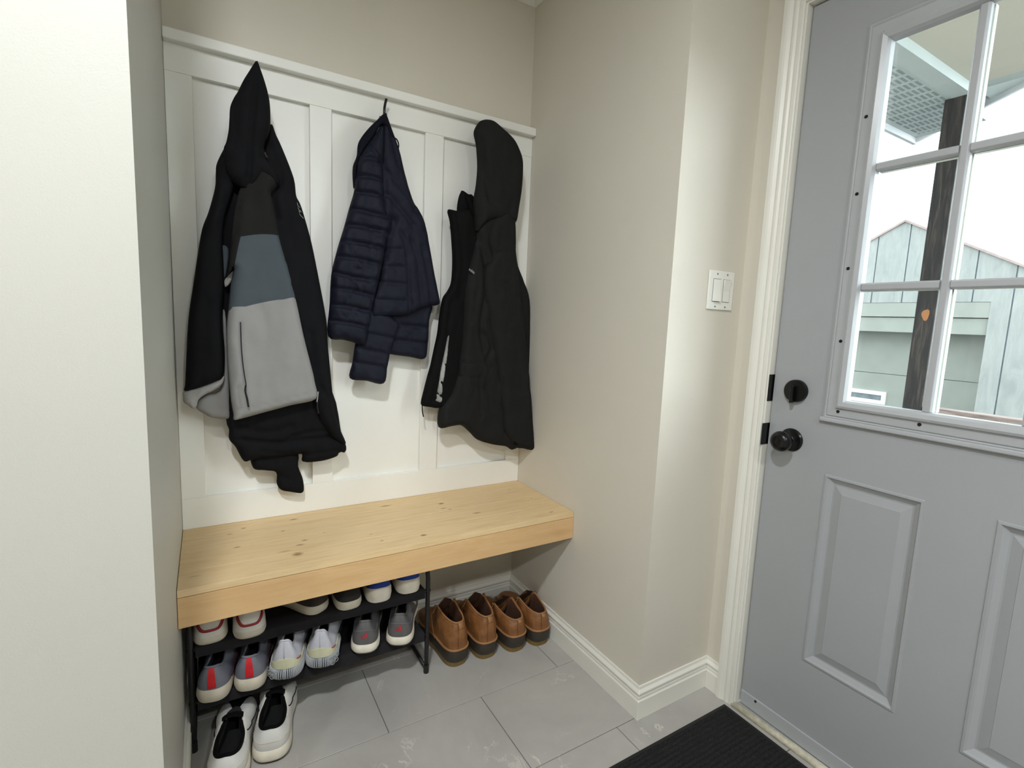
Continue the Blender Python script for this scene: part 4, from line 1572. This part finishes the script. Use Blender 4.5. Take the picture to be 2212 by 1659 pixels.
# --- jacket 3: charcoal parka
p = on(1, -.07, 1050, 300)
j3 = empty('hooded_parka', (p.x, -.0215, p.z))
tag(j3, 'charcoal hooded parka hanging from the right hook beside the wall corner', 'jacket')
D_ = conv(880, 240, 2.184)
cloth('rear_sleeve', D_([(500, 640), (520, 730), (546, 800), (574, 892), (576, 1050), (575, 1200), (580, 1300), (560, 1350), (520, 1200), (480, 900)]), -.055, .016, M['parka'], j3, rim=.018, seed=30)
cloth('rear_collar', D_([(258, 375), (250, 385), (240, 412), (233, 468), (240, 540), (310, 560), (330, 480), (308, 400), (285, 392)]), -.070, .014, M['parka_dark'], j3, [(D_([(262, 380), (300, 500)]), .005, .006)], rim=.012, res=.006, seed=31, back=.008)
cloth('front_opening', D_([(190, 466), (200, 520), (207, 600), (212, 700), (207, 800), (190, 845), (165, 885), (150, 970), (140, 1050), (125, 1120), (108, 1200), (93, 1252), (76, 1320), (64, 1372), (70, 1390), (110, 1397), (150, 1400), (250, 1380), (320, 1100), (330, 700), (322, 560), (290, 470), (234, 470)]),
      -.080, .022, M['parka_dark'], j3, [(D_([(225, 480), (250, 700), (240, 880)]), .006, .012), (D_([(200, 900), (180, 1040), (150, 1200), (110, 1370)]), .006, .008), (D_([(80, 1345), (150, 1372)]), .003, .003)], rim=.016, seed=32)
cloth('silver_lining', D_([(196, 1060), (190, 1110), (188, 1160), (176, 1230), (166, 1300), (160, 1370), (140, 1370), (132, 1360), (146, 1290), (156, 1230), (170, 1160), (180, 1110), (188, 1070)]), -.097, .009, M['lining_silver'], j3, [(D_([(165, 1180), (180, 1200)]), .005, .004), (D_([(150, 1270), (168, 1290)]), .005, .004), (D_([(140, 1330), (160, 1345)]), .005, .004)], rim=.007, res=.004, nz=(.004, 60), seed=33, back=.004)
cloth('front_body', D_([(370, 470), (326, 500), (318, 560), (312, 620), (280, 740), (262, 850), (255, 1000), (235, 1180), (200, 1320), (150, 1400), (146, 1490), (200, 1486), (250, 1481), (290, 1512), (330, 1550), (400, 1572), (460, 1580), (502, 1590), (530, 1450), (520, 1150), (480, 850), (440, 650), (430, 560), (420, 480)]),
      -.086, .034, M['parka'], j3,
      [(D_([(322, 600), (350, 720), (352, 860), (330, 1010), (345, 1130)]), .012, .010), (D_([(318, 830), (300, 900), (285, 1000)]), .005, .004), (D_([(242, 1182), (338, 1190), (326, 1250), (242, 1250)]), .0035, .004), (D_([(325, 1255), (330, 1440)]), .006, .005), (D_([(345, 1050), (380, 1110), (360, 1170), (370, 1210)]), .010, .010), (D_([(360, 1300), (420, 1380)]), .010, .02), (D_([(245, 1255), (248, 1400), (290, 1470)]), .003, .003), (D_([(330, 1525), (400, 1545), (500, 1560)]), .003, .004), (D_([(440, 1300), (450, 1500)]), .008, .012)], rim=.026, nz=(.005, 10), seed=34)
cloth('sleeve', D_([(470, 470), (498, 500), (505, 600), (505, 670), (512, 720), (520, 800), (545, 1000), (560, 1150), (574, 1320), (588, 1500), (590, 1592), (540, 1590), (502, 1585), (470, 1548), (445, 1490), (438, 1380), (418, 1240), (390, 1080), (366, 930), (352, 800), (362, 730), (385, 690), (368, 620), (380, 540), (420, 480)]),
      -.104, .034, M['parka'], j3, [(D_([(384, 700), (400, 676), (440, 668), (468, 682), (480, 720)]), .003, .004), (D_([(500, 700), (525, 850), (560, 1100)]), .006, .010), (D_([(400, 800), (450, 830), (500, 880)]), .005, .012), (D_([(430, 1280), (500, 1320), (570, 1300)]), .004, .02), (D_([(495, 1547), (584, 1550)]), .002, .003)], rim=.030, nz=(.005, 9), seed=35)
cloth('hood', D_([(345, 46), (328, 64), (314, 92), (313, 115), (324, 170), (329, 260), (322, 350), (310, 425), (314, 500), (320, 570), (360, 545), (400, 527), (450, 534), (502, 536), (520, 455), (531, 380), (536, 300), (535, 235), (520, 185), (490, 130), (440, 84), (400, 50), (370, 42)]),
      -.100, .044, M['parka'], j3, [(D_([(345, 70), (332, 180), (350, 300), (375, 430)]), .009, .012), (D_([(350, 120), (385, 210), (430, 350), (460, 470)]), .004, .02), (D_([(330, 560), (400, 522), (500, 532)]), .010, .007), (D_([(400, 440), (440, 500)]), .005, .015), (D_([(330, 190), (360, 420)]), .005, .010)], rim=.045, nz=(.005, 8), seed=36)
cloth('cuff_strap', D_([(500, 1552), (540, 1552), (584, 1554), (584, 1585), (540, 1582), (500, 1574)]), -.126, .006, M['parka_dark'], j3, rim=.006, res=.004, back=.004, seed=37, smooth=False)
cloth('pocket_flap', D_([(246, 1182), (290, 1186), (340, 1191), (334, 1222), (325, 1252), (280, 1252), (241, 1250)]), -.108, .013, M['parka'], j3, rim=.008, res=.005, seed=38, smooth=False)
wtube('hem_zip_pull', D_([(70, 1388), (71, 1415), (76, 1442)]), -.086, .0034, M['black_cloth'], j3, flat=.5)
# partly hidden lettering on the chest: only the end of a word shows
p0 = on(1, -.121, 1012, 583)
tcu = bpy.data.curves.new('chest_lettering', 'FONT')
tcu.body = 'mbia'
tcu.size = .0135
tcu.extrude = .0006
tcu.offset = .0003
tob = bpy.data.objects.new('chest_lettering', tcu)
COL.objects.link(tob)
bpy.context.view_layer.update()
dg = bpy.context.evaluated_depsgraph_get()
tme = bpy.data.meshes.new_from_object(tob.evaluated_get(dg))
bpy.data.objects.remove(tob)
tme.materials.clear()
tme.materials.append(M['silver'])
lo_ = bpy.data.objects.new('chest_lettering', tme)
COL.objects.link(lo_)
lo_.parent = j3
lo_.matrix_parent_inverse = Matrix.Translation(-Vector(j3.location))
lo_.location = (p0.x, -.1215, p0.z)
lo_.rotation_euler = (PI / 2, R(30), 0)

# ------------------------------------------------------------------ outside: porch
struct(boxes('ground', [(1.70, 40, -20, 25, -.45, -.35)], M['gravel']))
struct(boxes('porch_deck', [(1.665, 3.5, -2.6, -.5, -.12, -.03)], M['rail_wood']))
ZB = 2.43
roof = empty('porch_roof', (2.6, -1.3, ZB))
tag(roof, 'pale porch roof outside the door with cream ceiling and perforated soffit', 'porch roof')


def rbox(name, bl, m, parent=None, bev=0):
    par = parent or roof
    return boxes(name, [(a - 2.6, b - 2.6, c + 1.3, d + 1.3, e - ZB, f - ZB) for a, b, c, d, e, f in bl], m, par if par is roof else par, bev)


rbox('porch_ceiling', [(1.67, 3.40, -1.2, -.64, 2.475, 2.49), (1.67, 3.40, -1.753, -1.203, 2.475, 2.49), (1.67, 3.40, -2.4, -1.756, 2.475, 2.49), (1.67, 3.40, -2.4, -.64, 2.482, 2.50)], M['porch_cream'])
rbox('side_beam', [(1.67, 3.46, -.64, -.56, ZB, 2.50)], M['vinyl'])
rbox('front_beam', [(3.40, 3.48, -2.4, -.64, 2.475, 2.68)], M['vinyl'])
sf = rbox('side_soffit', [(1.67, 3.86, -.56, -.225, ZB + .004, ZB + .02)], M['vinyl'])
bm = bmesh.new()
x = 1.72
hr = 0
while x < 3.80:
    if (hr % 7) < 5:
        y = -.54
        while y < -.25:
            box(bm, x - 2.6, x + .0042 - 2.6, y + 1.3, y + .013 + 1.3, .0025, .0045)
            y += .0245
    x += .0135
    hr += 1
link('soffit_perforations', bm, M['vinyl_hole'], sf)['kind'] = 'stuff'
bm = bmesh.new()
rr = []
for y in (-.56, -1.353):
    zz = (-.205 - y) * .34
    rr.append([Vector((xx - 2.6, y + 1.3, zz + dz)) for xx, dz in ((3.46, .0), (3.862, .0), (3.862, .015), (3.46, .015))])
vr = loft(bm, rr)
bm.faces.new(vr[0])
bm.faces.new(vr[1])
link('front_soffit', bm, M['vinyl'], roof)
rbox('side_fascia', [(1.67, 3.885, -.225, -.205, ZB - .03, ZB + .12)], M['aluminium'])
# sloping front edge of the gable
bm = bmesh.new()
pitch = .34
ysr = [-.205, -1.35]
for (dx0, dx1, dz0, dz1, mi) in ((3.865, 3.885, -.03, .10, 0), (3.885, 3.90, .085, .115, 1)):
    rr = []
    for y in ysr:
        zz = ZB + (-.205 - y) * pitch
        rr.append([Vector((dx0 - 2.6, y + 1.3, zz + dz0 - ZB)), Vector((dx1 - 2.6, y + 1.3, zz + dz0 - ZB)), Vector((dx1 - 2.6, y + 1.3, zz + dz1 - ZB)), Vector((dx0 - 2.6, y + 1.3, zz + dz1 - ZB))])
    vr = loft(bm, rr, mi=mi)
    bm.faces.new(vr[0])
    bm.faces.new(vr[1])
link('gable_edge', bm, [M['aluminium'], M['roof_edge']], roof)
bm = bmesh.new()
rr = []
for y in (-.205, -1.35, -2.5):
    zz = ZB + (min(-.205 - y, y + 2.5)) * pitch
    rr.append([Vector((a - 2.6, y + 1.3, zz + b - ZB)) for a, b in ((1.67, .10), (3.89, .10), (3.89, .13), (1.67, .13))])
vr = loft(bm, rr)
bm.faces.new(vr[0])
bm.faces.new(vr[-1])
link('roof_deck', bm, M['roof_edge'], roof)

post = empty('porch_post', (3.42, -.578, -.35))
tag(post, 'dark weathered square wooden post holding up the porch roof corner', 'post')
bm = bmesh.new()
box(bm, -.045, .045, -.045, .045, 0, ZB + .35)
bevel(link('post_timber', bm, M['post_wood'], post), .004, 2)
pk = on(0, 3.374, 1999, 680)
bm = bmesh.new()
_kn = lathe('wood_knot', [(0, .024), (.0012, .023), (.0018, .012)], M['knot'], post, (-.045, pk.y + .578, pk.z + .35), 'X', 20)

for _v in _kn.data.vertices:
    _dy, _dz = _v.co.y - (pk.y + .578), _v.co.z - (pk.z + .35)
    _w = 1 + .12 * math.sin(3 * math.atan2(_dz, _dy) + .7)
    _v.co.y = pk.y + .578 + _dy * .72 * _w
    _v.co.z = pk.z + .35 + _dz * 1.25 * _w
prt = on(0, 3.40, 2100, 890)
rail = empty('porch_railing', (3.42, -1.3, -.03))
tag(rail, 'grey weathered wooden porch rail running right from the dark post', 'railing')
ztop = on(0, 3.38, 2100, 893).z
boxes('top_rail', [(-.045, .045, -1.2, .675, ztop - .07 + .03, ztop + .03)], M['rail_wood'], rail, .004)
for k in range(12):
    boxes('baluster', [(-.018, .018, -1.1 + k * .15 - .018, -1.1 + k * .15 + .018, 0, ztop - .085 + .03)], M['rail_wood'], rail)

# ------------------------------------------------------------------ outside: shed
XS = 9.0
shed = empty('shed', (XS, 1.9, -.35))
tag(shed, 'pale grey-white timber shed with a gabled roof and recessed door opening, across the yard', 'shed')
pk_ = on(0, XS, 1957, 479)
er = on(0, XS, 2212, 577)
el = on(0, XS, 1873, 526)
sl_r = (pk_.z - er.z) / (pk_.y - er.y)
sl_l = (pk_.z - el.z) / (el.y - pk_.y)
YR, YLf = pk_.y - 2.6, pk_.y + 2.6
zr_ = pk_.z - sl_r * 2.6
zl_ = pk_.z - sl_l * 2.6
op_r = on(0, XS, 2135, 690)
op_l = YLf - .5
op_z = on(0, XS, 2000, 653).z


def so(v):
    return Vector((v[0] - XS, v[1] - 1.9, v[2] + .35))


def roofz(y):
    return pk_.z - (sl_r * (pk_.y - y) if y < pk_.y else sl_l * (y - pk_.y))


# boards of the gable wall, with dark gaps between
bm = bmesh.new()
seam_px = [(1901, 560), (1950, 560), (2013, 560), (2113, 560), (2174, 600)]
seam_y = sorted({round(on(0, XS, u, v).y, 3) for u, v in seam_px} | {round(on(0, XS, 2148, 800).y, 3) - 0 * .1})
ys_ = [YR]
s0 = on(0, XS, 2113, 560).y
s1 = on(0, XS, 2174, 600).y
stp = .41
y = s0
cuts = []
while y > YR:
    cuts.append(y)
    y -= stp
y = s0 + stp
while y < YLf:
    cuts.append(y)
    y += stp
cuts = sorted(cuts)
edges_y = [YR] + cuts + [YLf]
bmw = bmesh.new()
for a, b in zip(edges_y, edges_y[1:]):
    a_, b_ = a + .008, b - .008
    segs = [(a_, b_)]
    if a_ < pk_.y < b_:
        segs = [(a_, pk_.y), (pk_.y, b_)]
    for (p0_, p1_) in segs:
        cells = []
        if p1_ <= op_r.y + .001:
            cells.append((p0_, p1_, -.35))
        elif p0_ >= op_r.y:
            cells.append((p0_, p1_, op_z))
        else:
            cells.append((p0_, op_r.y, -.35))
            cells.append((op_r.y, p1_, op_z))
        for c0, c1, zb0 in cells:
            vs = []
            for xx in (XS, XS + .02):
                vs.append([bmw.verts.new(so((xx, c0, zb0))), bmw.verts.new(so((xx, c1, zb0))), bmw.verts.new(so((xx, c1, roofz(c1)))), bmw.verts.new(so((xx, c0, roofz(c0))))])
            F_, K_ = vs
            bmw.faces.new(F_)
            bmw.faces.new(K_[::-1])
            for i in range(4):
                bmw.faces.new((F_[i], K_[i], K_[(i + 1) % 4], F_[(i + 1) % 4]))
link('board_siding', bmw, M['siding'], shed)
bmg = bmesh.new()
vs = []
for xx in (XS + .012, XS + .06):
    vs.append([bmg.verts.new(so(v)) for v in ((xx, YR, -.35), (xx, op_r.y, -.35), (xx, op_r.y, op_z), (xx, YLf, op_z), (xx, YLf, roofz(YLf)), (xx, pk_.y, pk_.z), (xx, YR, roofz(YR)))])
bmg.faces.new(vs[0])
bmg.faces.new(vs[1][::-1])
for i in range(7):
    bmg.faces.new((vs[0][i], vs[1][i], vs[1][(i + 1) % 7], vs[0][(i + 1) % 7]))
link('gable_wall', bmg, M['siding_gap'], shed)
# header boards over the recess, recessed door leaf, reveal
h1_, h2_ = on(0, XS + .1, 1900, 684).z, on(0, XS + .1, 1900, 716).z
def sbox(name, bl, m, par=None):
    return boxes(name, [(a - XS, b - XS, c - 1.9, d - 1.9, e + .35, f + .35) for a, b, c, d, e, f in bl], m, par or shed)
sbox('header_board', [(XS + .004, XS + .20, op_r.y, YLf, h1_, op_z - .004)], M['shed_boards'])
sbox('header_board', [(XS + .03, XS + .24, op_r.y, YLf, h2_, h1_ - .012)], M['shed_boards'])
zz_ = on(0, XS + .35, 2060, 822).z
sbox('door_leaf', [(XS + .35, XS + .40, op_r.y, YLf, zz_ + .004, op_z), (XS + .35, XS + .40, op_r.y, YLf, -.35, zz_ - .004)], M['shed_boards'])
sbox('opening_side', [(XS + .02, XS + .40, op_r.y - .03, op_r.y, -.35, op_z)], M['siding'])
sbox('side_wall', [(XS + .06, XS + 4, YR, YR + .05, -.35, roofz(YR)), (XS + .06, XS + 4, YLf - .05, YLf, -.35, roofz(YLf)), (XS + 3.95, XS + 4, YR, YLf, -.35, min(roofz(YR), roofz(YLf)))], M['siding'])
w0, w1 = on(0, XS + .34, 1838, 838), on(0, XS + .34, 1912, 872)
wf = sbox('window', [(XS + .32, XS + .35, w1.y, w0.y + .3, w1.z - .02, w1.z + .04), (XS + .32, XS + .35, w1.y, w0.y + .3, w0.z - .06, w0.z), (XS + .32, XS + .35, w1.y, w1.y + .06, w1.z + .04, w0.z - .06), (XS + .32, XS + .35, w0.y + .24, w0.y + .3, w1.z + .04, w0.z - .06)], M['plastic_white'])
sbox('pane', [(XS + .335, XS + .349, w1.y + .06, w0.y + .24, w1.z + .04, w0.z - .06)], M['shed_pane'], wf)
bm = bmesh.new()
for (ya, yb) in ((YR - .15, pk_.y), (pk_.y, YLf + .15)):
    rr = []
    for y in (ya, yb):
        zz = pk_.z - (sl_r * (pk_.y - y) if y < pk_.y else sl_l * (y - pk_.y)) 
        rr.append([so((xx, y, zz + dz)) for xx, dz in ((XS - .03, -.002), (XS + 4.1, -.002), (XS + 4.1, .03), (XS - .03, .03))])
    vr = loft(bm, rr)
    bm.faces.new(vr[0])
    bm.faces.new(vr[1])
link('roof', bm, M['roof_edge'], shed)
